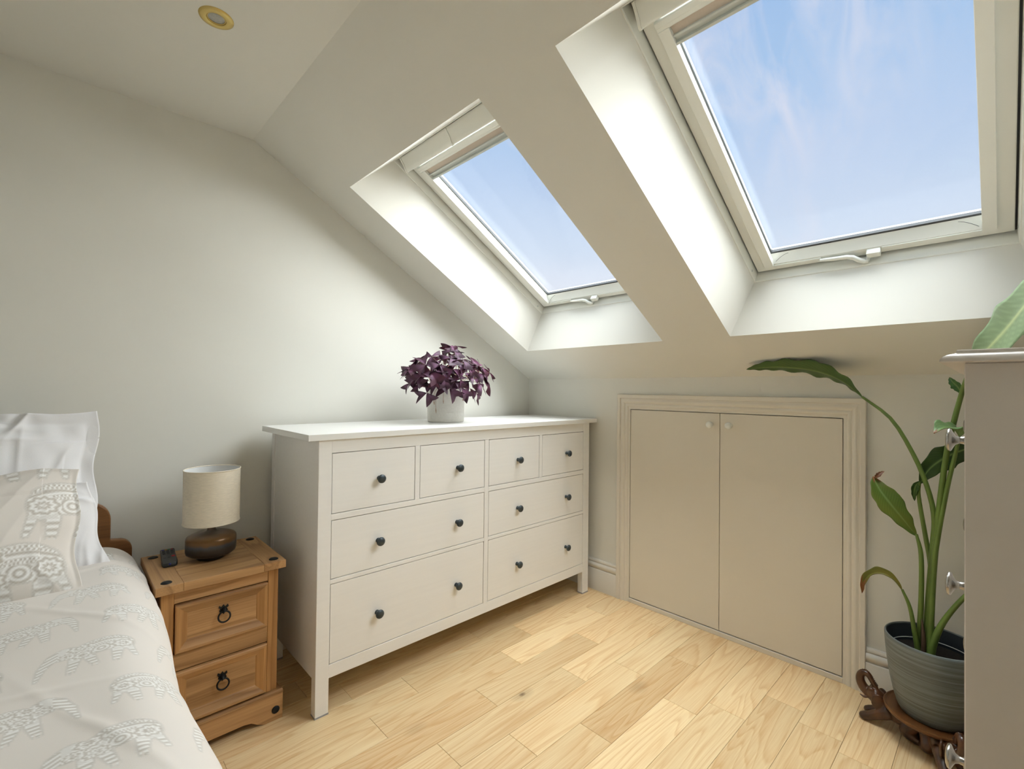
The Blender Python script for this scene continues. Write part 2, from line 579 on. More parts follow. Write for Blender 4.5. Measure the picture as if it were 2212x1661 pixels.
# flat ceiling and slope
ceil = solo('ceiling', B(XW - T, FX, YS - T, T, FZ, FZ + T), MT['ceil'], 'flat off-white ceiling strip with brass downlight', 'ceiling', kind='structure')
OP = [(0.308, 1.548, -0.243, -1.088), (0.308, 1.548, -1.380, -2.226)]       # s0,s1,yhi,ylo at the ceiling plane
YC = [-0.656, -1.8115]                                                        # window centres
FS0, FS1, FH = 0.362, 1.474, 0.362                                            # lining edge at n=0.22
mb = MB()
RN = 0.22
ys = [T, OP[0][2], OP[0][3], OP[1][2], OP[1][3], YS - T]
for j in range(5):
    ya, yb = ys[j], ys[j + 1]
    segs = [(0, SL)] if j % 2 == 0 else [(0, OP[0][0]), (OP[0][1], SL)]
    for s0, s1 in segs:
        mb.add([W3(s0, ya, 0), W3(s1, ya, 0), W3(s1, yb, 0), W3(s0, yb, 0)], [(0, 1, 2, 3)])
for (s0, s1, yh, yl), yc in zip(OP, YC):
    a = [W3(s0, yh, 0), W3(s1, yh, 0), W3(s1, yl, 0), W3(s0, yl, 0)]
    b = [W3(FS0, yc + FH, RN), W3(FS1, yc + FH, RN), W3(FS1, yc - FH, RN), W3(FS0, yc - FH, RN)]
    for i in range(4):
        k = (i + 1) % 4
        mb.add([a[i], a[k], b[k], b[i]], [(0, 1, 2, 3)])
# outer roof skin
ys2 = [T, YC[0] + 0.40, YC[0] - 0.40, YC[1] + 0.40, YC[1] - 0.40, YS - T]
for j in range(5):
    ya, yb = ys2[j], ys2[j + 1]
    segs = [(-0.3, SL + 0.2)] if j % 2 == 0 else [(-0.3, 0.32), (1.52, SL + 0.2)]
    for s0, s1 in segs:
        mb.box(s0, s1, ya, yb, 0.27, 0.30, fn=W3)
slope = link('sloped_ceiling', mb.mesh('sloped_ceiling', normals=False), MT['ceil'], ceil)

# floor: dark underlay with every plank laid on it
PW = 0.1255
floor = solo('floor', B(XW, 0.0, YS, 0.0, -0.06, -0.012), MT['underlay'], 'light oak plank floor laid parallel to the dresser', 'floor', kind='structure')
joints = {3: -1.428, 4: -1.2346, 5: -1.429, 6: -1.07, 7: -1.328, 8: -1.1335, 9: -0.9235, 10: -0.596, 11: -0.50, 12: -0.304}
plank_cache = {}


def plank(x0, x1, y0, y1):
    key = (round(x1 - x0, 3), round(y1 - y0, 3))
    g = 0.0004
    cx, cy = (x0 + x1) / 2, (y0 + y1) / 2
    if key not in plank_cache:
        hx, hy = (x1 - x0) / 2 - g, (y1 - y0) / 2 - g
        c = 0.0007
        mb = MB()
        mb.add([(-hx, -hy, -0.012), (hx, -hy, -0.012), (hx, hy, -0.012), (-hx, hy, -0.012),
                (-hx, -hy, -c), (hx, -hy, -c), (hx, hy, -c), (-hx, hy, -c),
                (-hx + c, -hy + c, 0), (hx - c, -hy + c, 0), (hx - c, hy - c, 0), (-hx + c, hy - c, 0)],
               [(0, 3, 2, 1), (0, 1, 5, 4), (1, 2, 6, 5), (2, 3, 7, 6), (3, 0, 4, 7), (4, 5, 9, 8), (5, 6, 10, 9), (6, 7, 11, 10), (7, 4, 8, 11), (8, 9, 10, 11)])
        plank_cache[key] = mb.mesh('plank')
    link('plank', plank_cache[key], MT['oak'], floor, loc=(cx, cy, 0))


for k in range(-1, 21):
    yt, yb = min(0.0, -0.024 - PW * k), max(YS, -0.024 - PW * (k + 1))
    if yt - yb < 0.004:
        continue
    ph = joints.get(k, -rnd.random() * 0.6 - 0.3)
    xs = [XW]
    x = ph - 0.6 * math.floor((ph - XW) / 0.6)
    while x < -0.02:
        if x > XW + 0.02:
            xs.append(x)
        x += 0.6
    xs.append(0.0)
    for a, b in zip(xs[:-1], xs[1:]):
        plank(a, b, yb, yt)

# skirting boards
SK = [(0.0, 0.0), (0.018, 0.0), (0.018, 0.113), (0.0165, 0.116), (0.0105, 0.1175), (0.0105, 0.121), (0.0145, 0.124), (0.0185, 0.130), (0.0195, 0.137),
      (0.0175, 0.145), (0.012, 0.150), (0.009, 0.1515), (0.009, 0.1545), (0.0125, 0.156), (0.0125, 0.163), (0.0095, 0.168), (0.0, 0.169)]
TY0, TY1, TZ = -0.6887, -1.7825, 1.0996
mb = MB().prism(SK, lambda a, b, t: (-a, t, b), 0.0, TY0)
solo('baseboard_east', mb, MT['skirt'], 'moulded cream skirting board between dresser and cupboard trim', 'baseboard', kind='structure', smooth=35)
mb = MB().prism(SK, lambda a, b, t: (-a, t, b), TY1, YS)
solo('baseboard_east_rear', mb, MT['skirt'], 'moulded cream skirting board behind the blue-grey planter', 'baseboard', kind='structure', smooth=35)
mb = MB().prism(SK, lambda a, b, t: (t, -a, b), XW, -0.018)
solo('baseboard_north', mb, MT['skirt'], 'moulded cream skirting board behind dresser and bed', 'baseboard', kind='structure', smooth=35)
mb = MB().prism(SK, lambda a, b, t: (t, YS + a, b), XW, -0.018)
solo('baseboard_south', mb, MT['skirt'], 'moulded cream skirting board behind the tall chest', 'baseboard', kind='structure', smooth=35)

# ------------------------------------------------------------------ eaves cupboard
AR = [(0.0, 0.0), (0.0, 0.020), (0.002, 0.022), (0.017, 0.022), (0.019, 0.0205), (0.020, 0.0165), (0.023, 0.0165), (0.028, 0.0195), (0.035, 0.0195), (0.041, 0.0165),
      (0.044, 0.0135), (0.046, 0.0125), (0.049, 0.0140), (0.056, 0.0140), (0.061, 0.0115), (0.063, 0.0085), (0.066, 0.0080), (0.074, 0.0080), (0.074, 0.0)]
trim = thing('trim_1', 'beige moulded architrave framing the eaves cupboard doors', 'door trim', (0, (TY0 + TY1) / 2, 0), kind='structure')


def arch_piece(name, p0, p1, q0, q1):
    """p: outer edge ends, q: inner edge ends (y,z)"""
    mb = MB()
    n = len(AR)
    vs = []
    for (oy, oz), (iy, iz) in ((p0, q0), (p1, q1)):
        for w, d in AR:
            k = w / 0.074
            vs.append((-d, oy + (iy - oy) * k, oz + (iz - oz) * k))
    fs = [tuple(range(n)), tuple(range(2 * n - 1, n - 1, -1))] + [(i, (i + 1) % n, n + (i + 1) % n, n + i) for i in range(n)]
    mb.add(vs, fs)
    part(name, mb, MT['trim'], trim, smooth=35)


arch_piece('jamb_moulding', (TY0, 0), (TY0, TZ), (DY0, 0), (DY0, DZ1))
arch_piece('jamb_moulding', (TY1, 0), (TY1, TZ), (DY1, 0), (DY1, DZ1))
arch_piece('head_moulding', (TY0, TZ), (TY1, TZ), (DY0, DZ1), (DY1, DZ1))
part('threshold', B(-0.010, 0.05, DY1, DY0, 0.0, DZ0 - 0.003), MT['door'], trim, bevel=0.001)

KNOB_W = [(0.0, 0.0), (0.0105, 0.0), (0.0105, 0.002), (0.0075, 0.006), (0.0075, 0.012), (0.012, 0.016), (0.0155, 0.021), (0.016, 0.026), (0.0135, 0.031), (0.008, 0.0335), (0.0, 0.034)]
for i, (ya, yb, ky, lab) in enumerate([(DY0 - 0.002, DYM + 0.0012, -1.1955, 'flat beige cupboard door beside the dresser'),
                                       (DYM - 0.0012, DY1 + 0.003, -1.2815, 'flat beige cupboard door beside the tall potted plant')]):
    d = thing('door_%d' % (i + 1), lab, 'door', (0, (ya + yb) / 2, DZ0), kind='structure')
    part('door_leaf', B(-0.006, 0.016, yb, ya, DZ0 + 0.001, DZ1 - 0.003), MT['door'], d, bevel=0.0012)
    kb = MB().lathe(KNOB_W, lambda x, y, h: (-0.006 - h, ky + x, 0.966 + y), 24, caps=False)
    part('door_knob', kb, MT['winwhite'], d, smooth=60)['label'] = 'small round white knob'


# ------------------------------------------------------------------ roof windows
def ring_faces(mb, outer, inner):
    """outer/inner: 4-point loops of (s,y,n)"""
    vs = [W3(*p) for p in outer] + [W3(*p) for p in inner]
    mb.add(vs, [(i, (i + 1) % 4, 4 + (i + 1) % 4, 4 + i) for i in range(4)])


def loop(s0, s1, h, yc, n):
    return [(s0, yc + h, n), (s1, yc + h, n), (s1, yc - h, n), (s0, yc - h, n)]


def bar4(mb, s0, s1, h, w_s0, w_s1, w_h, yc, n0, n1):
    """rectangular ring as four bars: outer s0..s1,+-h, widths"""
    mb.box(s0, s1, yc + h - w_h, yc + h, n0, n1, fn=W3)
    mb.box(s0, s1, yc - h, yc - h + w_h, n0, n1, fn=W3)
    mb.box(s0, s0 + w_s0, yc - h + w_h, yc + h - w_h, n0, n1, fn=W3)
    mb.box(s1 - w_s1, s1, yc - h + w_h, yc + h - w_h, n0, n1, fn=W3)


for wi, yc in enumerate(YC):
    lab = ['white roof window above the dresser and purple plant', 'white roof window above the cupboard doors and tall plant'][wi]
    win = thing('window_%d' % (wi + 1), lab, 'window', W3(FS0, yc, RN), kind='structure')
    # fixed frame with a thin rounded lip against the plaster
    loops = [loop(FS0 - 0.022, FS1 + 0.022, FH + 0.022, yc, RN + 0.012), loop(FS0 - 0.003, FS1 + 0.003, FH + 0.003, yc, RN - 0.002), loop(FS0 + 0.002, FS1 - 0.002, FH - 0.002, yc, RN - 0.002),
             loop(FS0 + 0.004, FS1 - 0.004, FH - 0.004, yc, RN + 0.002), loop(FS0 + 0.006, FS1 - 0.006, FH - 0.006, yc, RN + 0.028),
             loop(FS0 + 0.008, FS1 - 0.008, FH - 0.008, yc, RN + 0.11), loop(FS0 - 0.05, FS1 + 0.05, FH + 0.05, yc, RN + 0.11), loop(FS0 - 0.022, FS1 + 0.022, FH + 0.022, yc, RN + 0.012)]
    mb = MB()
    for a, b in zip(loops[:-1], loops[1:]):
        ring_faces(mb, a, b)
    part('frame', mb, MT['winwhite'], win)
    # dark rebate seal behind the sash edge
    mb = MB()
    bar4(mb, FS0 + 0.006, FS1 - 0.006, FH - 0.006, 0.014, 0.014, 0.014, yc, 0.268, 0.300)
    part('frame_seal', mb, MT['wingap'], win)
    # opening sash: square profile with sloped inner rebates
    so0, so1, sh = 0.377, 1.462, 0.3505
    lp = [loop(so0, so1, sh, yc, 0.325), loop(so0, so1, sh, yc, 0.257), loop(so0 + 0.002, so1 - 0.002, sh - 0.002, yc, 0.255),
          loop(0.408, 1.398, 0.299, yc, 0.255), loop(0.436, 1.400, 0.2925, yc, 0.294), loop(0.436, 1.400, 0.2925, yc, 0.311), loop(so0, so1, sh, yc, 0.325)]
    mb = MB()
    for a, b in zip(lp[:-1], lp[1:]):
        ring_faces(mb, a, b)
    sash = part('sash', mb, MT['winwhite'], win)
    mb = MB()
    bar4(mb, 0.4325, 1.402, 0.2965, 0.008, 0.008, 0.0085, yc, 0.288, 0.2995)
    part('gasket', mb, MT['wingap'], sash)
    part('pane', MB().box(0.436, 1.400, yc - 0.2925, yc + 0.2925, 0.2945, 0.2985, fn=W3), MT['glass'], win)
    # corner joints of the sash
    # blind: side rails, cassette, cloth, pull bar
    bl = thing('roller_blind', '', '', W3(1.36, yc, 0.24))
    bl.parent = win
    bl.location = (0, 0, 0)
    for k in ('label', 'category'):
        del bl[k]
    for sg in (-1, 1):
        ya, yb = yc + sg * 0.2835, yc + sg * 0.3150
        part('side_rail', MB().box(0.409, 1.362, ya, yb, 0.242, 0.262, fn=W3), MT['winwhite'], bl, bevel=0.001)
    part('cassette', MB().prism([(1.360, 0.256), (1.360, 0.246), (1.363, 0.243), (1.372, 0.243), (1.373, 0.2405), (1.386, 0.2405), (1.389, 0.244), (1.389, 0.262), (1.360, 0.262)], lambda a, b, t: W3(a, t, b), yc - 0.3150, yc + 0.3150), MT['winwhite'], bl, bevel=0.0008)
    part('blind_cloth', MB().box(1.330, 1.364, yc - 0.2835, yc + 0.2835, 0.2555, 0.2565, fn=W3), MT['blind'], bl)
    part('pull_bar', MB().prism([(1.336, 0.262), (1.336, 0.247), (1.331, 0.246), (1.330, 0.253), (1.318, 0.255), (1.316, 0.246), (1.309, 0.246), (1.309, 0.262)], lambda a, b, t: W3(a, t, b), yc - 0.2835, yc + 0.2835), MT['rail'], bl)
    # ventilation flap bar along the top
    fl = part('vent_flap', MB().prism([(1.464, 0.256), (1.464, 0.234), (1.458, 0.229), (1.448, 0.226), (1.436, 0.221), (1.424, 0.2125), (1.414, 0.2060), (1.408, 0.2050), (1.4045, 0.2085), (1.4055, 0.2135),
                                       (1.414, 0.2185), (1.426, 0.2270), (1.436, 0.2380), (1.440, 0.256)], lambda a, b, t: W3(a, t, b), yc - 0.332, yc + 0.332), MT['winwhite'], win, smooth=40)
    for q in (-0.332, 0.0, 0.332):
        part('flap_bracket', MB().prism([(1.465, 0.254), (1.465, 0.230), (1.440, 0.2195), (1.412, 0.2030), (1.404, 0.2040), (1.402, 0.214), (1.414, 0.236), (1.420, 0.254)], lambda a, b, t: W3(a, t, b), yc + q - 0.004, yc + q + 0.004), MT['winwhite'], fl)
    # bottom handle: slim base strip, pivot block, cranked lever
    hd = part('handle', MB().box(0.383, 0.405, yc - 0.042, yc - 0.004, 0.232, 0.256, fn=W3), MT['winwhite'], win, bevel=0.003, bseg=2)
    pts = [(0.373, -0.006, 0.230), (0.374, 0.004, 0.228), (0.383, 0.020, 0.232), (0.393, 0.034, 0.238), (0.397, 0.052, 0.241), (0.397, 0.080, 0.242), (0.398, 0.110, 0.243), (0.398, 0.132, 0.245)]
    part('lever', MB().tube([W3(s, yc + y, n) for s, y, n in pts], [0.007, 0.008, 0.0085, 0.008, 0.0075, 0.007, 0.0065, 0.005], 12), MT['winwhite'], hd, smooth=60)
    part('pivot', MB().tube([W3(0.390, yc - 0.010, 0.24), W3(0.374, yc - 0.004, 0.231)], 0.006, 12), MT['rail'], hd, smooth=60)
    part('catch_strip', MB().box(0.396, 0.404, yc + 0.13, yc + 0.285, 0.250, 0.2556, fn=W3), MT['winwhite'], win, bevel=0.0006)
    part('catch_strip', MB().box(0.396, 0.406, yc - 0.285, yc - 0.045, 0.251, 0.2556, fn=W3), MT['winwhite'], win, bevel=0.0006)
    for sg in (1, -1):
        part('screw_cap', MB().lathe([(0, 0), (0.005, 0), (0.005, 0.0012), (0.004, 0.002), (0, 0.002)], lambda x, y, h: W3(0.415 + x, yc + sg * (FH - 0.0045 - h), 0.233 + y), 12, caps=False), MT['rail'], win)
        wp = [W3(0.414 + 0.018 * math.sin(k / 8 * math.pi * 0.55), yc + sg * (0.277 - 0.045 * k / 8), 0.262 + 0.016 * k / 8) for k in range(9)]
        part('spring_wire', MB().tube(wp, 0.0007, 6), MT['wingap'], win)

# ------------------------------------------------------------------ brass downlight
dl = thing('downlight', 'round brass recessed downlight in the flat ceiling', 'ceiling light', (-1.908, -0.633, FZ))
part('trim_ring', MB().lathe([(0.0225, 0.0), (0.0235, -0.004), (0.027, -0.0055), (0.036, -0.0045), (0.0415, -0.002), (0.0425, 0.001), (0.0225, 0.001)], lambda x, y, h: (-1.908 + x, -0.633 + y, FZ + h), 48, caps=False), MT['brass'], dl, smooth=50)
part('lamp_lens', MB().lathe([(0.0, -0.0005), (0.012, -0.0012), (0.0205, -0.0008), (0.0225, 0.0004)], lambda x, y, h: (-1.908 + x, -0.633 + y, FZ + h), 32, caps=False), MT['lens'], dl, smooth=60)
part('lens_clip', MB().tube([(-1.908 + 0.0215 * math.cos(a * math.pi / 20), -0.633 + 0.0215 * math.sin(a * math.pi / 20), FZ - 0.0016) for a in range(41)], 0.0012, 8), MT['brass'], dl, smooth=60)

# ------------------------------------------------------------------ dresser
DX0, DX1, DYB, DYF, DH = -1.6078, -0.0078, -0.0473, -0.5473, 0.96
LX0, LX1, LF = -1.5697, -0.0675, -0.5386       # leg outer faces and front plane
dr = thing('dresser', 'long white eight-drawer dresser with dark round knobs', 'dresser', (-0.81, -0.30, 0))
part('top', B(DX0, DX1, DYF, DYB, 0.9385, DH), MT["dresser_top"], dr, bevel=0.0008)
LW = 0.046
for xa, xb in ((LX0, LX0 + LW), (LX1 - 0.050, LX1)):
    for ya, yb in ((LF, LF + 0.034), (DYB - 0.034, DYB - 0.004)):
        leg = part('leg', B(xa, xb, ya, yb, 0.004, 0.9385), MT['dresser'], dr, bevel=0.0012)
        part('felt_glide', B(xa - 0.0004, xb + 0.0004, ya - 0.0004, yb + 0.0004, 0.0, 0.006), MT['glide'], leg)
XL0, XL1, XR0, XR1 = -1.5237, -0.8310, -0.8072, -0.1175
part('side_panel', B(LX0 + 0.004, LX0 + 0.022, LF + 0.034, DYB - 0.034, 0.121, 0.9385), MT['dresser'], dr)
part('side_panel', B(LX1 - 0.022, LX1 - 0.004, LF + 0.034, DYB - 0.034, 0.121, 0.9385), MT['dresser'], dr)
part('back_panel', B(LX0 + 0.02, LX1 - 0.02, DYB - 0.012, DYB - 0.006, 0.121, 0.9385), MT['dresser'], dr)
part('carcass', B(XL0 + 0.001, XR1 - 0.001, LF + 0.022, DYB - 0.02, 0.135, 0.935), MT['dresser'], dr)
part('top_rail', B(XL0, XR1, LF + 0.001, LF + 0.022, 0.8925, 0.9385), MT['dresser'], dr, bevel=0.0008)
part('bottom_rail', B(XL0, XR1, LF + 0.001, LF + 0.022, 0.121, 0.1665), MT['dresser'], dr, bevel=0.0008)
for xa, xb in ((XL0, XL1), (XR0, XR1)):
    part('rail', B(xa, xb, LF + 0.001, LF + 0.022, 0.6605, 0.6815), MT['dresser'], dr, bevel=0.0008)
    part('rail', B(xa, xb, LF + 0.001, LF + 0.022, 0.4415, 0.4565), MT['dresser'], dr, bevel=0.0008)
part('centre_stile', B(XL1, XR0, LF + 0.001, LF + 0.022, 0.1665, 0.8925), MT['dresser'], dr, bevel=0.0008)
part('divider', B(-1.1906, -1.1693, LF + 0.001, LF + 0.022, 0.6815, 0.8925), MT['dresser'], dr, bevel=0.0008)
part('divider', B(-0.4738, -0.4533, LF + 0.001, LF + 0.022, 0.6815, 0.8925), MT['dresser'], dr, bevel=0.0008)
KP = [(0.0, 0.0), (0.0085, 0.0), (0.0088, 0.002), (0.0062, 0.006), (0.0058, 0.013), (0.0085, 0.0165), (0.0145, 0.0195), (0.0162, 0.0225), (0.0155, 0.026), (0.0115, 0.0292), (0.006, 0.0306), (0.0, 0.031)]
knob_me = MB().lathe(KP, lambda x, y, h: (x, -h, y), 24, caps=False).mesh('knob', smooth=60)
dwr = []
for (xa, xb) in ((XL0, -1.1906), (-1.1693, XL1), (XR0, -0.4738), (-0.4533, XR1)):
    dwr.append((xa, xb, 0.6815, 0.8925, [(xa + xb) / 2 + 0.004], 0.7855))
for xa, xb, ks in ((XL0, XL1, (-1.3463, -0.9833)), (XR0, XR1, (-0.6238, -0.2650))):
    dwr.append((xa, xb, 0.4565, 0.6605, ks, 0.5560))
    dwr.append((xa, xb, 0.1665, 0.4415, ks, 0.2912))
knx = [-1.3459, -0.9821, -0.6244, -0.2634]
for i, (xa, xb, za, zb, ks, kz) in enumerate(dwr):
    if i < 4:
        ks = [knx[i]]
    g = 0.0022
    d = part('drawer', B(xa + g, xb - g, LF + 0.0015, LF + 0.021, za + g, zb - g), MT['dresser'], dr, bevel=0.001)
    for kx in ks:
        link('knob', knob_me, MT['knob'], d, loc=Vector((kx, LF + 0.0015, kz)) - dr.location)['label'] = 'dark slate round knob'

# ------------------------------------------------------------------ pine nightstand
NX0, NX1, NYF, NYB, NZ = -1.998, -1.642, -0.458, -0.115, 0.535
ns = thing('nightstand', 'rustic waxed pine nightstand with two drawers and iron rings', 'nightstand', (-1.82, -0.29, 0))
bz = 0.026
EB = 0.068
for nm, xa, xb, ya, yb, m in (('top_board', NX0 + EB, NX1 - EB, NYF, NYB, 'pine_x'), ('breadboard_end', NX0, NX0 + EB, NYF, NYB, 'pine_y'), ('breadboard_end', NX1 - EB, NX1, NYF, NYB, 'pine_y')):
    if nm == 'top_board':
        for qa, qb in ((ya, -0.338), (-0.338, -0.196), (-0.196, yb)):
            part('top_board', B(xa, xb, qa, qb, NZ - bz, NZ), MT[m], ns, bevel=0.0012)
    else:
        bb = part(nm, B(xa, xb, ya, yb, NZ - bz, NZ), MT[m], ns, bevel=0.0014)
        for sy in (NYF + 0.032, NYB - 0.032):
            sx = (xa + xb) / 2 + (-0.004 if xa == NX0 else 0.004)
            part('iron_stud', MB().lathe([(0.0145, -0.002), (0.0145, 0.0008), (0.012, 0.003), (0.007, 0.0045), (0.0, 0.005)], lambda x, y, h: (sx + x, sy + y, NZ + h), 24, caps=False), MT['iron'], bb, smooth=60)
PX0, PX1 = -1.981, -1.658
PYF, PYB = -0.432, -0.130
for xa, xb in ((PX0, PX0 + 0.032), (PX1 - 0.032, PX1)):
    for ya, yb in ((PYF, PYF + 0.032), (PYB - 0.032, PYB)):
        part('post', B(xa, xb, ya, yb, 0.0, NZ - bz), MT['pine_z'], ns, bevel=0.0015)
    sxx = xa + 0.004 if xa == PX0 else xb - 0.018
    part('side_panel', B(sxx, sxx + 0.014, PYF + 0.03, PYB - 0.03, 0.06, NZ - bz), MT['pine_y'], ns)
part('back_panel', B(PX0 + 0.02, PX1 - 0.02, PYB - 0.012, PYB - 0.004, 0.06, NZ - bz), MT['pine_x'], ns)
part('carcass', B(PX0 + 0.025, PX1 - 0.025, PYF + 0.02, PYB - 0.015, 0.06, NZ - bz - 0.002), MT['pine_x'], ns)
IX0, IX1 = PX0 + 0.032, PX1 - 0.032
part('top_rail', B(IX0, IX1, PYF + 0.003, PYF + 0.022, 0.467, NZ - bz), MT['pine_x'], ns, bevel=0.001)
part('mid_rail', B(IX0, IX1, PYF + 0.001, PYF + 0.022, 0.2655, 0.3175), MT['pine_x'], ns, bevel=0.0012)
# plinth with a scalloped lower edge and a moulded top
pl = [(NX0, 0.0)]
pl += [(NX0 + 0.055, 0.0)]
for k in range(13):
    t_ = k / 12
    if t_ < 0.5:
        e = 0.5 - 0.5 * math.cos(min(1, t_ / 0.22) * math.pi)
    else:
        e = 0.5 - 0.5 * math.cos(min(1, (1 - t_) / 0.22) * math.pi)
    pl.append((NX0 + 0.055 + t_ * (NX1 - NX0 - 0.110), 0.026 * e))
pl += [(NX1 - 0.055, 0.0), (NX1, 0.0), (NX1, 0.091), (NX0, 0.091)]
pp = part('plinth', MB().prism(pl, lambda a, b, t: (a, t, b), -0.4455, -0.4255), MT['pine_x'], ns, bevel=0.0)
part('plinth_bead', MB().prism([(-0.4455, 0.084), (-0.4475, 0.087), (-0.4465, 0.092), (-0.441, 0.096), (-0.430, 0.096), (-0.430, 0.084)], lambda a, b, t: (t, a, b), NX0, NX1), MT['pine_x'], pp)
for xa in (NX0, NX1 - 0.018):
    part('plinth_return', B(xa, xa + 0.018, -0.4255, PYB, 0.0, 0.088), MT['pine_y'], ns)
for sx in (NX0 + 0.024, NX1 - 0.022):
    part('iron_stud', MB().lathe([(0.0125, 0.0), (0.0125, 0.0012), (0.0105, 0.0034), (0.006, 0.005), (0.0, 0.0056)], lambda x, y, h: (sx + x, -0.4455 - h, 0.034 + y), 24, caps=False), MT['iron'], pp, smooth=60)
for za, zb, rz, tilt in ((0.3205, 0.4645, 0.4105, 0.0), (0.1020, 0.2625, 0.200, 0.0)):
    xa, xb = IX0 + 0.0025, IX1 - 0.0025
    fw = 0.032
    d = part('drawer', B(xa + 0.01, xb - 0.01, PYF + 0.002, PYF + 0.03, za + 0.01, zb - 0.01), MT['pine_x'], ns)
    prof = [(0.0, 0.0), (0.0, 0.014), (0.003, 0.0165), (0.010, 0.0165), (0.013, 0.0145), (0.026, 0.007), (0.029, 0.0065), (0.032, 0.004), (0.032, 0.0)]
    y0 = PYF + 0.006

    def fr(oa, ob, ia, ib, m):
        vs = []
        for (ox, oz), (ix, iz) in ((oa, ia), (ob, ib)):
            for w, dd in prof:
                k = w / 0.032
                vs.append((ox + (ix - ox) * k, y0 - dd, oz + (iz - oz) * k))
        n = len(prof)
        fs = [tuple(range(n)), tuple(range(2 * n - 1, n - 1, -1))] + [(i, (i + 1) % n, n + (i + 1) % n, n + i) for i in range(n)]
        part('frame_moulding', MB().add(vs, fs), MT[m], d, smooth=30)
    o = [(xa, za), (xb, za), (xb, zb), (xa, zb)]
    ii = [(xa + fw, za + fw), (xb - fw, za + fw), (xb - fw, zb - fw), (xa + fw, zb - fw)]
    for k in range(4):
        fr(o[k], o[(k + 1) % 4], ii[k], ii[(k + 1) % 4], 'pine_x' if k % 2 == 0 else 'pine_z')
    # iron ring pull: crown-shaped plate, knuckle and ring
    hx = -1.8195
    yh = PYF + 0.002
    plate = [(-0.012, 0.016), (-0.014, 0.010), (-0.009, 0.006), (-0.012, -0.002), (-0.005, -0.006), (0, -0.012), (0.005, -0.006), (0.012, -0.002), (0.009, 0.006), (0.014, 0.010), (0.012, 0.016), (0.005, 0.011), (0.0, 0.018), (-0.005, 0.011)]
    h = part('ring_pull', MB().prism(plate, lambda a, b, t: (hx + a, t, rz + b), yh, yh - 0.003), MT['iron'], d)
    h['label'] = 'black iron ring pull'
    mbr = MB()
    mbr.tube([(hx, yh, rz + 0.004), (hx, yh - 0.010, rz + 0.003), (hx, yh - 0.013, rz - 0.003)], [0.006, 0.0055, 0.005], 10)
    ring = [(hx + 0.0165 * math.sin(a * math.pi / 16), yh - 0.011 - 0.004 * (1 - math.cos(a * math.pi / 16)) * 0.3, rz - 0.0165 + 0.0165 * math.cos(a * math.pi / 16)) for a in range(33)]
    mbr.tube(ring, 0.0026, 8)
    part('iron_ring', mbr, MT['iron'], d, smooth=60)

# ------------------------------------------------------------------ table lamp
LC = (-1.8235, -0.268)
lp = thing('table_lamp', 'table lamp with round linen shade and bronze-glazed base on the nightstand', 'lamp', (LC[0], LC[1], NZ))
fnl = lambda x, y, h: (LC[0] + x, LC[1] + y, NZ + h)
SY = 1.0
part('base', MB().lathe([(0.0, 0.0), (0.040, 0.0), (0.0425, 0.002), (0.043, 0.012), (0.052, 0.0145), (0.066, 0.0175), (0.0725, 0.0225), (0.0745, 0.031), (0.0745, 0.066), (0.0730, 0.073), (0.0690, 0.0775),
                         (0.056, 0.083), (0.040, 0.086), (0.024, 0.089), (0.0155, 0.092), (0.0125, 0.096), (0.0120, 0.110), (0.0, 0.110)], fnl, 64, 1.0, SY, caps=False), MT['lampbase'], lp, smooth=50)
part('lamp_holder', MB().lathe([(0.0, 0.108), (0.0125, 0.108), (0.0125, 0.150), (0.0, 0.150)], fnl, 24, caps=False), MT['rail'], lp, smooth=50)
SR, SZ0, SZ1 = 0.083, 0.123, 0.301
sh = part('lamp_shade', MB().lathe([(SR, SZ0), (SR, SZ1)], fnl, 64, 1.0, SY, caps=False), MT['linen'], lp, smooth=60)
part('shade_lining', MB().lathe([(SR - 0.0012, SZ0 + 0.001), (SR - 0.0012, SZ1 - 0.001)], fnl, 64, 1.0, SY, caps=False), MT['shade_in'], sh, smooth=60)
for zz in (SZ0, SZ1):
    part('rim', MB().tube([fnl(SR * math.cos(a * math.pi / 32), SR * SY * math.sin(a * math.pi / 32), zz) for a in range(65)], 0.0017, 8), MT['linen'], sh, smooth=60)
for a in (0.0, 2.09, 4.19):
    part('spider_wire', MB().tube([fnl(0.012 * math.cos(a), 0.012 * math.sin(a), 0.149), fnl(SR * math.cos(a), SR * SY * math.sin(a), 0.149)], 0.0012, 6), MT['rail'], sh)

# ------------------------------------------------------------------ remote control
rm = thing('remote_control', 'small black television remote lying on the nightstand', 'remote', (-1.9330, -0.202, NZ))
rm.rotation_euler = (0, 0, math.radians(-5))


def rpart(name, mb, m, par=None, **kw):
    return link(name, mb.mesh(name, **kw), m, par or rm)


body = MB()
secs = [(-0.083, 0.0165, 0.008), (-0.080, 0.0195, 0.013), (-0.06, 0.0215, 0.0165), (-0.02, 0.0205, 0.0160), (0.04, 0.0200, 0.0155), (0.078, 0.0205, 0.0150), (0.083, 0.019, 0.0110)]
vs = []
for y, hw, h in secs:
    vs += [(-hw * 0.8, y, 0.001), (-hw, y, 0.004), (-hw, y, h - 0.003), (-hw * 0.88, y, h), (hw * 0.88, y, h), (hw, y, h - 0.003), (hw, y, 0.004), (hw * 0.8, y, 0.001)]
fs = [tuple(range(8)), tuple(range(48, 56))]
for i in range(6):
    for k in range(8):
        fs.append((i * 8 + k, i * 8 + (k + 1) % 8, i * 8 + 8 + (k + 1) % 8, i * 8 + 8 + k))
rpart('body', MB().add(vs, fs), MT['plastic'], smooth=40)
part_cols = [RGB(60, 70, 160), RGB(200, 150, 40), RGB(50, 130, 80), RGB(190, 50, 60)]
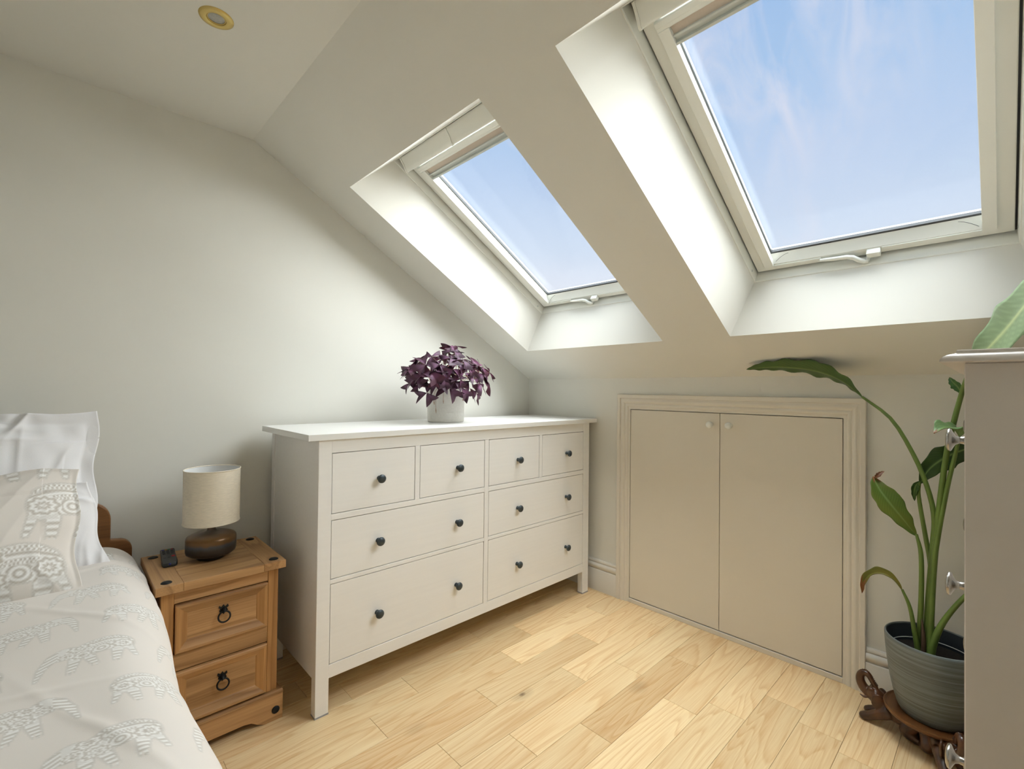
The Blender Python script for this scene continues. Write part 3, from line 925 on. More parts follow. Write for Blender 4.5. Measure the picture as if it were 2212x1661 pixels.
for i in range(4):
    rpart('colour_key', B(-0.0155 + i * 0.0083, -0.0100 + i * 0.0083, 0.066, 0.0705, 0.014, 0.0166), mat('key_colour_%d' % i, part_cols[i], 0.5), bevel=0.0008)
for r_ in range(4):
    for c_ in range(3):
        rpart('keypad_key', B(-0.0155 + c_ * 0.0115, -0.0075 + c_ * 0.0115, 0.050 - r_ * 0.0115, 0.0575 - r_ * 0.0115, 0.0145, 0.0172), MT['key'], bevel=0.001)
for c_ in range(2):
    rpart('rocker_key', B(-0.0155 + c_ * 0.0115, -0.0075 + c_ * 0.0115, -0.030, -0.0055, 0.0148, 0.0174), MT['key'], bevel=0.001)
rpart('red_key', MB().lathe([(0.0052, 0.015), (0.0052, 0.0176), (0.004, 0.0184), (0, 0.0186)], lambda x, y, h: (0.0118 + x, -0.018 + y, h), 16, caps=False), mat('key_red', RGB(200, 60, 70), 0.5), smooth=60)
rpart('infrared_window', MB().lathe([(0.004, 0.0), (0.003, 0.0015), (0, 0.002)], lambda x, y, h: (x, -0.0815 - h, 0.0095 + y * 0.8), 16, caps=False), mat('blue_lens', RGB(30, 30, 110), 0.2), smooth=60)

# ------------------------------------------------------------------ bed
HX = -2.0185
bed = thing('bed', 'double bed with stepped rounded pine headboard against the gable wall', 'bed', (-2.72, -1.05, 0))


def arc(cx, cz, r, a0, a1, n=8):
    return [(cx + r * math.cos(math.radians(a0 + (a1 - a0) * k / n)), cz + r * math.sin(math.radians(a0 + (a1 - a0) * k / n))) for k in range(n + 1)]


hb = [(HX, 0.25)] + arc(HX - 0.036, 0.563, 0.036, 0, 90) + [(-2.0755, 0.602)] + arc(-2.0755 - 0.060, 0.672, 0.060, 0, 80) + [(-2.30, 0.80), (-2.55, 0.86), (-2.72, 0.87)]
hb = hb + [(-5.44 - x, z) for x, z in reversed(hb)]
part('headboard', MB().prism(hb, lambda a, b, t: (a, t, b), -0.085, -0.055), MT['headboard'], bed, bevel=0.004, bseg=2)
for lx in (-2.058, -3.422):
    part('leg', B(lx, lx + 0.04, -0.085, -0.030, 0.0, 0.30), MT['headboard'], bed, bevel=0.003)
    part('leg', B(lx, lx + 0.04, -2.02, -1.97, 0.0, 0.30), MT['headboard'], bed, bevel=0.003)
for xa in (-2.066, -3.402):
    part('side_rail', B(xa, xa + 0.028, -1.99, -0.085, 0.20, 0.31), MT['headboard'], bed, bevel=0.003)
part('mattress', B(-3.38, -2.075, -1.99, -0.10, 0.30, 0.545), MT['white_cloth'], bed, bevel=0.03, bseg=3)


# elephant print, worked out point by point on the cloth
def sdcap(u, v, a, b, ra, rb):
    ax, ay = a
    bx, by = b
    pax, pay = u - ax, v - ay
    bax, bay = bx - ax, by - ay
    h = np.clip((pax * bax + pay * bay) / (bax * bax + bay * bay), 0, 1)
    return np.hypot(pax - bax * h, pay - bay * h) - (ra + (rb - ra) * h)


def sdell(u, v, c, r):
    k = np.hypot((u - c[0]) / r[0], (v - c[1]) / r[1])
    return (k - 1) * min(r)


def elephant_print(u, v):
    """u,v in elephant units (facing -u); returns mask, detail 0..1"""
    body = sdell(u, v, (0.14, 0.12), (0.34, 0.22))
    rump = sdell(u, v, (0.34, 0.06), (0.16, 0.22))
    head = sdell(u, v, (-0.24, 0.15), (0.17, 0.17))
    trunk = np.minimum(sdcap(u, v, (-0.34, 0.16), (-0.45, -0.06), 0.10, 0.065), sdcap(u, v, (-0.45, -0.06), (-0.50, -0.36), 0.065, 0.03))
    legs = np.minimum.reduce([sdcap(u, v, (-0.12, 0.0), (-0.18, -0.40), 0.09, 0.055), sdcap(u, v, (-0.02, 0.0), (0.06, -0.36), 0.085, 0.05),
                              sdcap(u, v, (0.30, 0.0), (0.27, -0.38), 0.09, 0.055), sdcap(u, v, (0.40, 0.0), (0.48, -0.30), 0.07, 0.04)])
    feet = v < -0.27
    sd = np.minimum.reduce([body, rump, head, trunk, legs])
    m = np.clip(-sd / 0.02 + 0.3, 0, 1)
    d = np.full(u.shape, 0.62)
    # blanket on the back: fanned ticks between arcs
    rr = np.hypot(u - 0.16, v + 0.42)
    an = np.arctan2(u - 0.16, v + 0.42)
    bl = (v > 0.10) & (u > -0.05)
    d = np.where(bl, 0.5 + 0.5 * np.sin(rr * 95) * np.where(np.sin(rr * 47.5) > 0, np.sign(np.sin(an * 110)), 1), d)
    # belly florets
    be = (v < 0.10) & (v > -0.12) & (u > 0.02) & (u < 0.26)
    d = np.where(be, 0.5 + 0.5 * np.sin(np.hypot(u - 0.13, v - 0.02) * 120), d)
    # ear, shoulder and rump rosettes
    for cx, cy, r, fq in ((-0.10, 0.20, 0.13, 95), (-0.21, 0.07, 0.10, 115), (-0.06, -0.02, 0.12, 105), (0.36, 0.04, 0.145, 85)):
        q = np.hypot((u - cx), (v - cy) * 1.15)
        pet = np.cos(np.arctan2(v - cy, u - cx) * 9) * 0.012
        d = np.where(q < r, 0.5 + 0.5 * np.cos((q + pet) * fq), d)
    # head and trunk stripes
    ht = (u < -0.30)
    d = np.where(ht & (sd < 0), 0.5 + 0.5 * np.sin((v * 0.9 - u * 0.5) * 95), d)
    # leg bands
    d = np.where((v < -0.13) & (u > -0.32), 0.5 + 0.5 * np.sin(v * 85 + 1.0), d)
    edge = np.abs(sd + 0.012) < 0.012
    d = np.where(edge, 0.30, d)
    d = 0.5 + (d - 0.5) * 0.85 + 0.15 * np.sin(u * 190) * np.sin(v * 190)
    fringe = (v < -0.33) & (np.sin(u * 150) > 0.2) & (u > -0.4)
    m = np.where(fringe, m * 0.25, m)
    return m, np.clip(d, 0, 1)


def cloth_colors(px, py, per_x, per_y, size, ox, oy):
    """rows alternate facing; px,py cloth coordinates in metres"""
    base = np.array(RGB(224, 217, 209)[:3])
    wht = np.array(RGB(243, 242, 239)[:3])
    gry = np.array(RGB(190, 182, 171)[:3])
    row = np.round((py - oy) / per_y)
    odd = (row.astype(int) % 2) != 0
    xx = px - ox - np.where(odd, per_x * 0.5, 0)
    colx = np.round(xx / per_x)
    u = (xx - colx * per_x) / size
    v = (py - oy - row * per_y) / size
    u = np.where(odd, -u, u)
    m, d = elephant_print(u, v)
    tone = gry[None] * (1 - d[:, None]) + wht[None] * d[:, None]
    c = base[None] * (1 - m[:, None]) + tone * m[:, None]
    return np.c_[c, np.ones(len(c))]


def waves(a, b, seed, n, fmin, fmax):
    r = np.random.RandomState(seed)
    z = np.zeros_like(a)
    for _ in range(n):
        f = r.uniform(fmin, fmax)
        t = r.uniform(0, math.pi)
        z += np.sin(2 * math.pi * f * (a * math.cos(t) + b * math.sin(t)) + r.uniform(0, 6.28)) / n ** 0.5
    return z


def ridges(a, b, seed, n=26):
    """short sharp fold lines"""
    r = np.random.RandomState(seed)
    z = np.zeros_like(a)
    for _ in range(n):
        cx, cy = r.uniform(a.min(), a.max()), r.uniform(b.min(), b.max())
        t = r.normal(0.5, 0.7)
        u = (a - cx) * math.cos(t) + (b - cy) * math.sin(t)
        v = -(a - cx) * math.sin(t) + (b - cy) * math.cos(t) + 0.35 * u * u
        z += r.uniform(0.4, 1.0) * np.exp(-(u / r.uniform(0.05, 0.13)) ** 2) * (np.exp(-np.abs(v) / 0.009) - 0.6 * np.exp(-((v - 0.016) / 0.012) ** 2))
    return z


# duvet: cross-section arc (right side hangs beside the nightstand), swept along the bed
tt = np.concatenate([np.arange(-0.40, 0.52, 0.0022), np.array([0.55, 0.6, 0.7, 0.8, 0.9, 1.0, 1.1, 1.2, 1.25, 1.30, 1.34, 1.38, 1.42, 1.46, 1.5, 1.6, 1.7])])[::-1]
yy = np.concatenate([np.arange(-0.115, -1.70, -0.0024), np.arange(-1.72, -2.02, -0.03), np.array([-2.03, -2.05, -2.065, -2.075])])
Tg, Yg = np.meshgrid(tt, yy, indexing='ij')
Rr = 0.118
xe = -2.0125 + 0.0135 * np.exp(-((Yg + 0.42) / 0.30) ** 2) + 0.004 * np.sin(Yg * 9 + 1)
zt = 0.600 + 0.016 * np.exp(-((Yg + 0.50) / 0.25) ** 2)
qa = Rr * math.pi / 2
# arc length measured leftwards from the top tangent point (t=0): t<0 goes round the edge and down
ang = np.clip(-Tg / qa, 0, 1) * math.pi / 2
Xg = np.where(Tg > 0, xe - Rr - Tg, xe - Rr + Rr * np.sin(ang))
Zg = np.where(Tg > 0, zt, zt - Rr + Rr * np.cos(ang))
down = np.clip(-Tg - qa, 0, None)
Zg = Zg - down
Xg = Xg - 0.10 * down
# far (left) edge
lt = np.clip(Tg - 1.24, 0, None)
la = np.clip(lt / qa, 0, 1) * math.pi / 2
Xg = np.where(lt > 0, xe - Rr - 1.24 - Rr * np.sin(la), Xg)
Zg = np.where(lt > 0, zt - Rr + Rr * np.cos(la) - np.clip(lt - qa, 0, None), Zg)
# soft crown and creases
w = waves(Tg, Yg, 3, 9, 0.8, 3.0) * 0.0045 + waves(Tg, Yg, 5, 8, 4, 9) * 0.0011
crease = np.zeros_like(Tg)
for cx, cy, a, ln, amp in ((0.05, -0.30, 0.2, 0.25, 0.004), (-0.02, -0.38, -0.3, 0.2, 0.004), (0.10, -0.24, 0.05, 0.3, 0.004), (0.02, -0.75, 0.9, 0.2, 0.003), (0.15, -1.0, 0.3, 0.3, 0.0025), (0.0, -1.25, 1.2, 0.3, 0.0025), (0.25, -0.70, -0.1, 0.3, 0.002)):
    uu = (Tg - cx) * math.cos(a) + (Yg - cy) * math.sin(a)
    vv = -(Tg - cx) * math.sin(a) + (Yg - cy) * math.cos(a)
    crease += amp * np.exp(-(uu / ln) ** 2) * np.exp(-(vv / 0.012) ** 2) * np.cos(vv / 0.016)
disp = w + crease
nx_ = np.where(Tg > 0, 0, np.sin(ang))
nz_ = np.where(Tg > 0, 1, np.cos(ang))
Xg = Xg + nx_ * disp * 0.8
Zg = Zg + nz_ * disp
# foot end falls over the edge, head end tucks down a little
ft = np.clip((-2.0 - Yg) / 0.08, 0, 1)
Zg = np.where(ft > 0, Zg - (Zg - 0.33) * ft ** 2, Zg)
hd_ = np.clip((Yg + 0.16) / 0.05, 0, 1)
Zg = Zg - 0.03 * hd_ ** 2
P = np.stack([Xg, Yg, Zg], -1)
cols = cloth_colors((-2.128 - Tg).ravel(), Yg.ravel(), 0.182, 0.165, 0.142, -2.150, -0.597)
dv = solo('duvet', MB().grid(P), MT['print'], 'beige duvet printed with white patterned elephants on the bed', 'duvet', smooth=180, colors=cols, normals=False)


# pillows
def pillow(name, label, right, width, hgt, base, top_y, thick, flange, material, seed, wr, sag=None, colors=None, res=0.006, slant=0.0, roll=0.0, ztop=None, group=None):
    """standing pillow: base=(y,z) of the lower edge, top_y of the upper edge"""
    nu, nv = int(width / res), int(hgt / res)
    u = np.linspace(-1, 1, nu)
    v = np.linspace(-1, 1, nv)
    U, V = np.meshgrid(u, v, indexing='ij')
    fu, fv = 2 * flange / width, 2 * flange / hgt
    a = np.clip((1 - np.abs(U) - fu) / (1 - fu), 0, 1)
    b = np.clip((1 - np.abs(V) - fv) / (1 - fv), 0, 1)
    prof = (1 - (1 - a) ** 2.6) ** 0.75 * (1 - (1 - b) ** 2.2) ** 0.75
    prof = np.clip(prof, 0, 1)
    mx, mz = U * width / 2, (V + 1) / 2 * hgt
    wrk = waves(mx, mz, seed, 10, 2, 6) * 0.35 + ridges(mx, mz, seed + 1) * 0.9 + waves(mx, mz, seed + 2, 12, 9, 20) * 0.10
    env = 0.25 + 0.75 * (1 - prof)
    edge_x = 0.006 * np.sin(mz * 31 + seed) * (np.abs(U) > 0.8) + slant * (1 - V) / 2
    edge_z = 0.006 * np.sin(mx * 23 + seed * 2) * (V > 0.6)
    # corners pull in
    pin = -0.005 * (1 - np.abs(V) ** 2) * np.abs(U) ** 3
    sides = []
    for sg in (1, -1):
        t = sg * (thick / 2 * prof + 0.0015) + wr * wrk * env * (0.6 if sg > 0 else 0.3)
        X = right - width / 2 + mx * (1) + np.sign(U) * pin + edge_x * (U > 0)
        lean = mz / hgt
        Y0 = base[0] + (top_y - base[0]) * lean
        Z0 = base[1] + (((ztop if ztop else base[1] + hgt) - base[1])) * lean + edge_z
        d = np.array([0, top_y - base[0], (ztop if ztop else base[1] + hgt) - base[1]])
        d = d / np.linalg.norm(d)
        nrm = np.array([0, -d[2], d[1]])
        sagv = 0.0
        if sag is not None:
            sagv = sag(U, V)
        Pp = np.stack([X + roll * lean, Y0 + nrm[1] * t, Z0 + nrm[2] * t + sagv], -1)
        sides.append(Pp)
    mb = MB()
    mb.grid(sides[0])
    n0 = len(mb.v)
    mb.grid(sides[1])
    # close the rim
    idx = lambda i, j: i * nv + j
    rim = [idx(i, 0) for i in range(nu)] + [idx(nu - 1, j) for j in range(1, nv)] + [idx(i, nv - 1) for i in range(nu - 2, -1, -1)] + [idx(0, j) for j in range(nv - 2, 0, -1)]
    for k in range(len(rim)):
        p, q = rim[k], rim[(k + 1) % len(rim)]
        mb.f.append((p, q, q + n0, p + n0))
    cc = None
    if colors:
        c1 = colors(mx.ravel(), mz.ravel())
        cc = np.concatenate([c1, c1])
    return solo(name, mb, material, label, 'pillow', smooth=180, colors=cc, group=group)


pillow('pillow', 'tall white pillow with flat border standing against the headboard', -2.116, 0.74, 0.46, (-0.235, 0.585), -0.135, 0.10, 0.032, MT['white_cloth'], 21, 0.024, ztop=1.030, res=0.004,
       sag=lambda U, V: -0.010 * np.clip(V, 0, 1) * np.exp(-((U - 0.35) / 0.25) ** 2) + 0.004 * np.clip(V, 0, 1), roll=0.002)
pillow('pillow', 'lower white pillow between the tall white pillow and printed pillow', -2.136, 0.72, 0.30, (-0.335, 0.585), -0.255, 0.10, 0.006, MT['white_cloth'], 33, 0.018, ztop=0.835, slant=0.046, res=0.004)
pillow('pillow', 'beige elephant-print pillow leaning in front of the white pillows', -2.160, 0.70, 0.36, (-0.545, 0.592), -0.385, 0.13, 0.010, MT['print'], 45, 0.012, ztop=0.890,
       colors=lambda a, b: cloth_colors(a, b, 0.30, 0.165, 0.235, 0.215, 0.075), res=0.0022,
       sag=lambda U, V: -0.008 * np.clip(V, 0, 1) * np.clip((0.80 - U) / 0.3, 0, 1))


# ------------------------------------------------------------------ leaf helpers
def spline(pts, n):
    pts = [Vector(p) for p in pts]
    ext = [2 * pts[0] - pts[1]] + pts + [2 * pts[-1] - pts[-2]]
    out = []
    m = len(pts) - 1
    for k in range(n):
        t = k / (n - 1) * m
        i = min(int(t), m - 1)
        f = t - i
        p0, p1, p2, p3 = ext[i:i + 4]
        out.append(0.5 * ((2 * p1) + (p2 - p0) * f + (2 * p0 - 5 * p1 + 4 * p2 - p3) * f * f + (3 * p1 - p0 - 3 * p2 + p3) * f ** 3))
    return out


def blade(pts, hw, normal, fold=0.25, wav=0.06, wfreq=5.0, n=48, m=17, thick=0.0007, green=(70, 104, 40), rib=(120, 146, 80), tip_brown=0.0, yellow=0.0, pale=0.0, seed=0, peak=0.42, curl=0.0, hole=None):
    """leaf blade with midrib, folded halves and wavy margin; returns MB and colours"""
    c = spline(pts, n)
    rs = np.random.RandomState(seed)
    ph = rs.uniform(0, 6.28)
    nh = Vector(normal).normalized()
    Pf = np.zeros((n, m, 3))
    Pb = np.zeros((n, m, 3))
    col = np.zeros((n, m, 4))
    g, rb = np.array(RGB(*green)[:3]), np.array(RGB(*rib)[:3])
    br, ye = np.array(RGB(142, 92, 52)[:3]), np.array(RGB(170, 150, 60)[:3])
    for i in range(n):
        t = i / (n - 1)
        tg = (c[min(i + 1, n - 1)] - c[max(i - 1, 0)]).normalized()
        sd = tg.cross(nh).normalized()
        nn = sd.cross(tg).normalized()
        k = peak
        prof = (t / k) ** 0.75 if t < k else ((1 - t) / (1 - k)) ** 0.80
        prof = max(prof, 0.0) * (1.0 - 0.12 * (1 - abs(2 * t - 1)))
        for j in range(m):
            u = -1 + 2 * j / (m - 1)
            w_ = hw * prof * (1 + 0.06 * math.sin(t * 30 + ph + (u > 0)) * abs(u))
            lift = fold * abs(u) * w_ + wav * hw * math.sin(t * wfreq * 6.28 + ph + (1.7 if u > 0 else 0)) * abs(u) ** 2 * prof + curl * hw * (u * abs(u)) * prof
            pos = c[i] + sd * (u * w_ * (1 - 0.12 * fold)) + nn * lift
            th = thick * (1 + 2.2 * math.exp(-(u / 0.09) ** 2))
            Pf[i, j] = pos + nn * th
            Pb[i, j] = pos - nn * th
            s_ = 0.5 + 0.5 * math.cos((t * 46 - abs(u) * 9) * 1.0 * 3.14)
            v = g * (0.86 + 0.26 * s_ ** 3)
            v = v * (1 - pale) + np.array(RGB(158, 180, 142)[:3]) * pale * (0.88 + 0.22 * s_ ** 3)
            kk = math.exp(-(u / 0.07) ** 2)
            v = v * (1 - kk) + rb * kk
            if yellow > 0:
                q = yellow * (0.5 + 0.5 * math.sin(t * 7 + u * 2 + ph))
                v = v * (1 - q) + ye * q
            if tip_brown > 0:
                e = 1 - tip_brown + 0.05 * math.sin(u * 6 + ph)
                q = min(1, max(0, (t - e) / 0.05))
                v = v * (1 - q) + br * (0.8 + 0.4 * rs.rand()) * q
            col[i, j, :3] = v
            col[i, j, 3] = 1
    mb = MB()
    mb.grid(Pf)
    o = len(mb.v)
    mb.grid(Pb[:, ::-1])
    idx = lambda i, j: i * m + j
    rim = [(idx(i, 0), idx(i + 1, 0)) for i in range(n - 1)] + [(idx(i + 1, m - 1), idx(i, m - 1)) for i in range(n - 1)]
    rv = lambda q: o + (q // m) * m + (m - 1 - q % m)
    for a, b in rim:
        mb.f.append((b, a, rv(a), rv(b)))
    cc = np.concatenate([col.reshape(-1, 4), col[:, ::-1].reshape(-1, 4)])
    return mb, cc


# ------------------------------------------------------------------ purple shamrock in white pot
OC = (-0.852, -0.267)
ox = thing('purple_shamrock_plant', 'purple-leaved shamrock plant in white ceramic pot on the dresser', 'potted plant', (OC[0], OC[1], DH))
fo = lambda x, y, h: (OC[0] + x, OC[1] + y, DH + h)
pot = part('pot', MB().lathe([(0.0, 0.0), (0.083, 0.0), (0.0865, 0.003), (0.0880, 0.010), (0.0890, 0.040), (0.0895, 0.043), (0.0890, 0.046), (0.0890, 0.160), (0.0900, 0.163), (0.0900, 0.169), (0.0880, 0.172),
                              (0.0840, 0.170), (0.0830, 0.150), (0.0, 0.150)], fo, 48, caps=False), MT['ceramic_pot'], ox, smooth=45)
# raised decoration bands and scratched motifs on the pot
for hz in (0.046, 0.054):
    part('relief_band', MB().tube([fo(0.0892 * math.cos(a * math.pi / 32), 0.0892 * math.sin(a * math.pi / 32), hz) for a in range(65)], 0.0009, 6), MT['ceramic_pot'], pot, smooth=60)
part('soil', MB().lathe([(0.0, 0.154), (0.06, 0.153), (0.0835, 0.151)], fo, 32, caps=False), MT['soil'], ox)


def shamrock(seed):
    r = np.random.RandomState(seed)
    mb = MB()
    cols = []
    dk = np.array(RGB(80, 42, 58)[:3])
    mg = np.array(RGB(140, 86, 124)[:3])
    bl_ = np.array(RGB(112, 100, 118)[:3])
    tone = r.uniform(0, 1)
    dk, mg = dk * (0.55 + 0.75 * r.rand()), mg * (0.6 + 0.6 * r.rand())
    for k in range(3):
        a = k * 2.094 + r.uniform(-0.15, 0.15)
        ln = r.uniform(0.044, 0.054)
        hw = ln * r.uniform(0.56, 0.68)
        droop = r.uniform(0.10, 0.55)
        fold = r.uniform(0.2, 0.6)
        n, m = 9, 9
        P = np.zeros((n, m, 3))
        for i in range(n):
            t = i / (n - 1)
            for j in range(m):
                u = -1 + 2 * j / (m - 1)
                # obtriangular leaflet, notched outer edge
                x = t * ln * (1.0 + 0.04 * u * u - 0.22 * (1 - abs(u)) ** 2 * t)
                y = u * hw * t ** 0.9
                z = abs(y) * fold - droop * x * t
                P[i, j] = (x * math.cos(a) - y * math.sin(a), x * math.sin(a) + y * math.cos(a), z)
                cn = max(0.0, 1 - ((t - 0.42) / 0.36) ** 2 - (u * 0.8) ** 2)
                v = dk * (1 - 0.75 * cn) + mg * 0.75 * cn
                v = v * (1 - 0.4 * tone) + bl_ * 0.4 * tone * (0.7 + 0.3 * cn)
                cols.append((*v, 1))
        o = len(mb.v)
        mb.grid(P)
        # back side
        P2 = P.copy()
        P2[:, :, 2] -= 0.0006
        cols += [(*(np.array(c[:3]) * np.array([1.25, 0.8, 0.9])), 1) for c in cols[-n * m:]]
        mb.grid(P2[:, ::-1])
        cols[-n * m:] = [cols[-n * m:][i * m + (m - 1 - j)] for i in range(n) for j in range(m)]
    return mb.mesh('leaf', smooth=180, colors=np.array(cols), normals=False)


sham = [shamrock(100 + i) for i in range(9)]
OL = [(-0.919, -0.393, 1.259), (-1.027, -0.352, 1.225), (-0.989, -0.343, 1.265), (-0.965, -0.415, 1.191), (-0.876, -0.438, 1.193), (-0.788, -0.405, 1.247), (-0.753, -0.405, 1.23), (-1.07, -0.279, 1.2),
      (-1.054, -0.337, 1.137), (-1.073, -0.289, 1.142), (-1.021, -0.355, 1.1), (-0.943, -0.419, 1.121), (-0.993, -0.401, 1.143), (-0.823, -0.44, 1.169), (-0.664, -0.368, 1.204), (-0.706, -0.4, 1.159),
      (-0.785, -0.416, 1.1), (-0.841, -0.428, 1.107), (-0.981, -0.39, 1.228), (-1.042, -0.358, 1.184), (-0.898, -0.42, 1.231), (-0.862, -0.41, 1.251), (-0.843, -0.432, 1.215), (-0.898, -0.438, 1.162),
      (-1.017, -0.382, 1.19), (-0.929, -0.424, 1.207), (-0.752, -0.421, 1.192), (-0.967, -0.418, 1.163), (-0.922, -0.432, 1.147), (-1.063, -0.328, 1.164), (-0.873, -0.36, 1.292), (-0.888, -0.434, 1.127),
      (-0.772, -0.429, 1.144), (-1.011, -0.391, 1.17)]
OL += [(-0.835, -0.30, 1.325), (-0.862, -0.32, 1.318)]
for k in range(20):     # the far side and the crown of the bush
    a = rnd.uniform(-0.3, math.pi + 0.3)
    e = rnd.uniform(0.0, 1.3)
    OL.append((OC[0] + 0.205 * math.cos(a) * math.cos(e), OC[1] + 0.150 * math.sin(a) * math.cos(e), 1.165 + 0.125 * math.sin(e)))
for k, p in enumerate(OL):
    p = Vector(p)
    dirv = p - Vector((OC[0], OC[1], 1.10))
    nrm = Vector((dirv.x * 1.0, dirv.y * 1.3, dirv.z * 0.9 + 0.06)).normalized()
    nrm = (nrm + Vector((rnd.uniform(-.25, .25), rnd.uniform(-.25, .25), rnd.uniform(-.1, .3)))).normalized()
    q = nrm.to_track_quat('Z', 'Y') @ Matrix.Rotation(rnd.uniform(0, 6.28), 3, 'Z').to_quaternion()
    o = link('leaf', sham[k % 9], MT['oxalis'], ox, loc=p - ox.location, rot=q.to_euler())
    s = rnd.uniform(0.85, 1.2)
    o.scale = (s, s, s)
    base = Vector((OC[0] + rnd.uniform(-.05, .05), OC[1] + rnd.uniform(-.05, .05), DH + 0.152))
    mid = base.lerp(p, 0.55) + Vector((0, 0, 0.035))
    part('stem', MB().tube(spline([base, mid, p], 8), 0.0011, 5), MT['oxstem'], ox, smooth=60)
for (dx, dy, z0, z1) in ((-0.105, -0.055, 1.10, 1.045), (-0.062, -0.066, 1.11, 1.05), (-0.02, -0.092, 1.10, 1.06), (-0.098, -0.06, 1.085, 1.005), (0.03, -0.09, 1.10, 1.062)):
    pts = [(OC[0] + dx * 0.8, OC[1] + dy * 0.8, 1.12), (OC[0] + dx, OC[1] + dy, z0), (OC[0] + dx * 1.04, OC[1] + dy * 1.02, (z0 + z1) / 2), (OC[0] + dx * 1.02, OC[1] + dy * 1.04, z1)]
    w = part('withered_stem', MB().tube(spline(pts, 10), [0.0008] * 8 + [0.002, 0.0008], 6), MT['oxstem'], ox, smooth=60)

# ------------------------------------------------------------------ carved elephant plant stand
SC = (-0.183, -1.982)
TZ_ = 0.100
st = thing('plant_stand', 'round dark wooden plant stand carried by carved elephants', 'plant stand', (SC[0], SC[1], 0))
fs_ = lambda x, y, h: (SC[0] + x, SC[1] + y, h)
part('tray', MB().lathe([(0.0, 0.086), (0.100, 0.086), (0.116, 0.088), (0.1225, 0.093), (0.1240, 0.099), (0.1225, 0.1025), (0.1195, 0.1030), (0.1170, 0.1005), (0.1130, 0.0990), (0.0, 0.0990)], fs_, 72, caps=False), MT['tray'], st, smooth=45)


def elephant_mesh():
    bm = bmesh.new()

    def ell(c, r, rot=None):
        mtx = Matrix.Translation(c) @ (rot.to_4x4() if rot else Matrix.Identity(4)) @ Matrix.Diagonal((r[0], r[1], r[2], 1))
        bmesh.ops.create_icosphere(bm, subdivisions=3, radius=1.0, matrix=mtx)

    def chain(pts, rad, n=14):
        c = spline(pts, n)
        for i in range(n):
            t = i / (n - 1) * (len(rad) - 1)
            k = min(int(t), len(rad) - 2)
            r = rad[k] + (rad[k + 1] - rad[k]) * (t - k)
            bmesh.ops.create_icosphere(bm, subdivisions=2, radius=r, matrix=Matrix.Translation(c[i]))
    ell((0.075, 0, 0.058), (0.062, 0.036, 0.034))
    ell((0.045, 0, 0.052), (0.038, 0.036, 0.036))
    chain([(0.115, 0, 0.062), (0.135, 0, 0.074), (0.148, 0, 0.084)], [0.030, 0.026, 0.026], 6)
    ell((0.151, 0, 0.087), (0.027, 0.023, 0.024))
    # trunk raised and curled back to the brow
    chain([(0.160, 0, 0.083), (0.178, 0, 0.092), (0.190, 0, 0.110), (0.192, 0, 0.130), (0.184, 0, 0.145), (0.171, 0, 0.146), (0.161, 0, 0.133), (0.153, 0, 0.118), (0.147, 0, 0.112)],
          [0.0185, 0.0165, 0.0145, 0.0125, 0.011, 0.010, 0.009, 0.008, 0.007], 44)
    for s in (-1, 1):
        # tusk, ear, brow
        chain([(0.165, s * 0.013, 0.076), (0.176, s * 0.017, 0.072), (0.187, s * 0.018, 0.076)], [0.0045, 0.004, 0.0022], 10)
        ell((0.134, s * 0.027, 0.078), (0.020, 0.006, 0.026), Matrix.Rotation(s * 0.45, 3, 'Z'))
        ell((0.158, s * 0.012, 0.104), (0.010, 0.007, 0.007))
        # front legs stretched forward, hind legs folded
        chain([(0.110, s * 0.020, 0.052), (0.135, s * 0.024, 0.036), (0.155, s * 0.025, 0.022), (0.170, s * 0.025, 0.014)], [0.021, 0.017, 0.0145, 0.0145], 16)
        ell((0.173, s * 0.025, 0.0125), (0.0155, 0.0145, 0.0125))
        chain([(0.040, s * 0.022, 0.050), (0.058, s * 0.030, 0.030), (0.040, s * 0.032, 0.016), (0.022, s * 0.032, 0.0135)], [0.026, 0.020, 0.015, 0.0135], 16)
        ell((0.020, s * 0.032, 0.0125), (0.015, 0.0135, 0.0125))
    chain([(0.010, 0, 0.060), (0.000, 0, 0.045), (-0.002, 0, 0.028)], [0.006, 0.005, 0.004], 8)
    # block under the tray
    chain([(0.05, 0, 0.078), (0.085, 0, 0.080), (0.105, 0, 0.080)], [0.013, 0.013, 0.012], 6)
    me = bpy.data.meshes.new('elephant_src')
    bm.to_mesh(me)
    bm.free()
    o = bpy.data.objects.new('elephant_src', me)
    COL.objects.link(o)
    md = o.modifiers.new('r', 'REMESH')
    md.mode = 'VOXEL'
    md.voxel_size = 0.0019
    sm = o.modifiers.new('s', 'SMOOTH')
    sm.factor = 0.5
    sm.iterations = 3
    dg = bpy.context.evaluated_depsgraph_get()
    res = bpy.data.meshes.new_from_object(o.evaluated_get(dg))
    res.name = 'carved_elephant'
    bpy.data.objects.remove(o)
    bpy.data.meshes.remove(me)
    # keep the feet on the floor
    co = np.empty(len(res.vertices) * 3, dtype=np.float32)
    res.vertices.foreach_get('co', co)
    co = co.reshape(-1, 3)
    co[:, 2] = np.maximum(co[:, 2], 0.0)
    res.vertices.foreach_set('co', co.ravel())
    res.polygons.foreach_set('use_smooth', [True] * len(res.polygons))
    res.update()
    return res


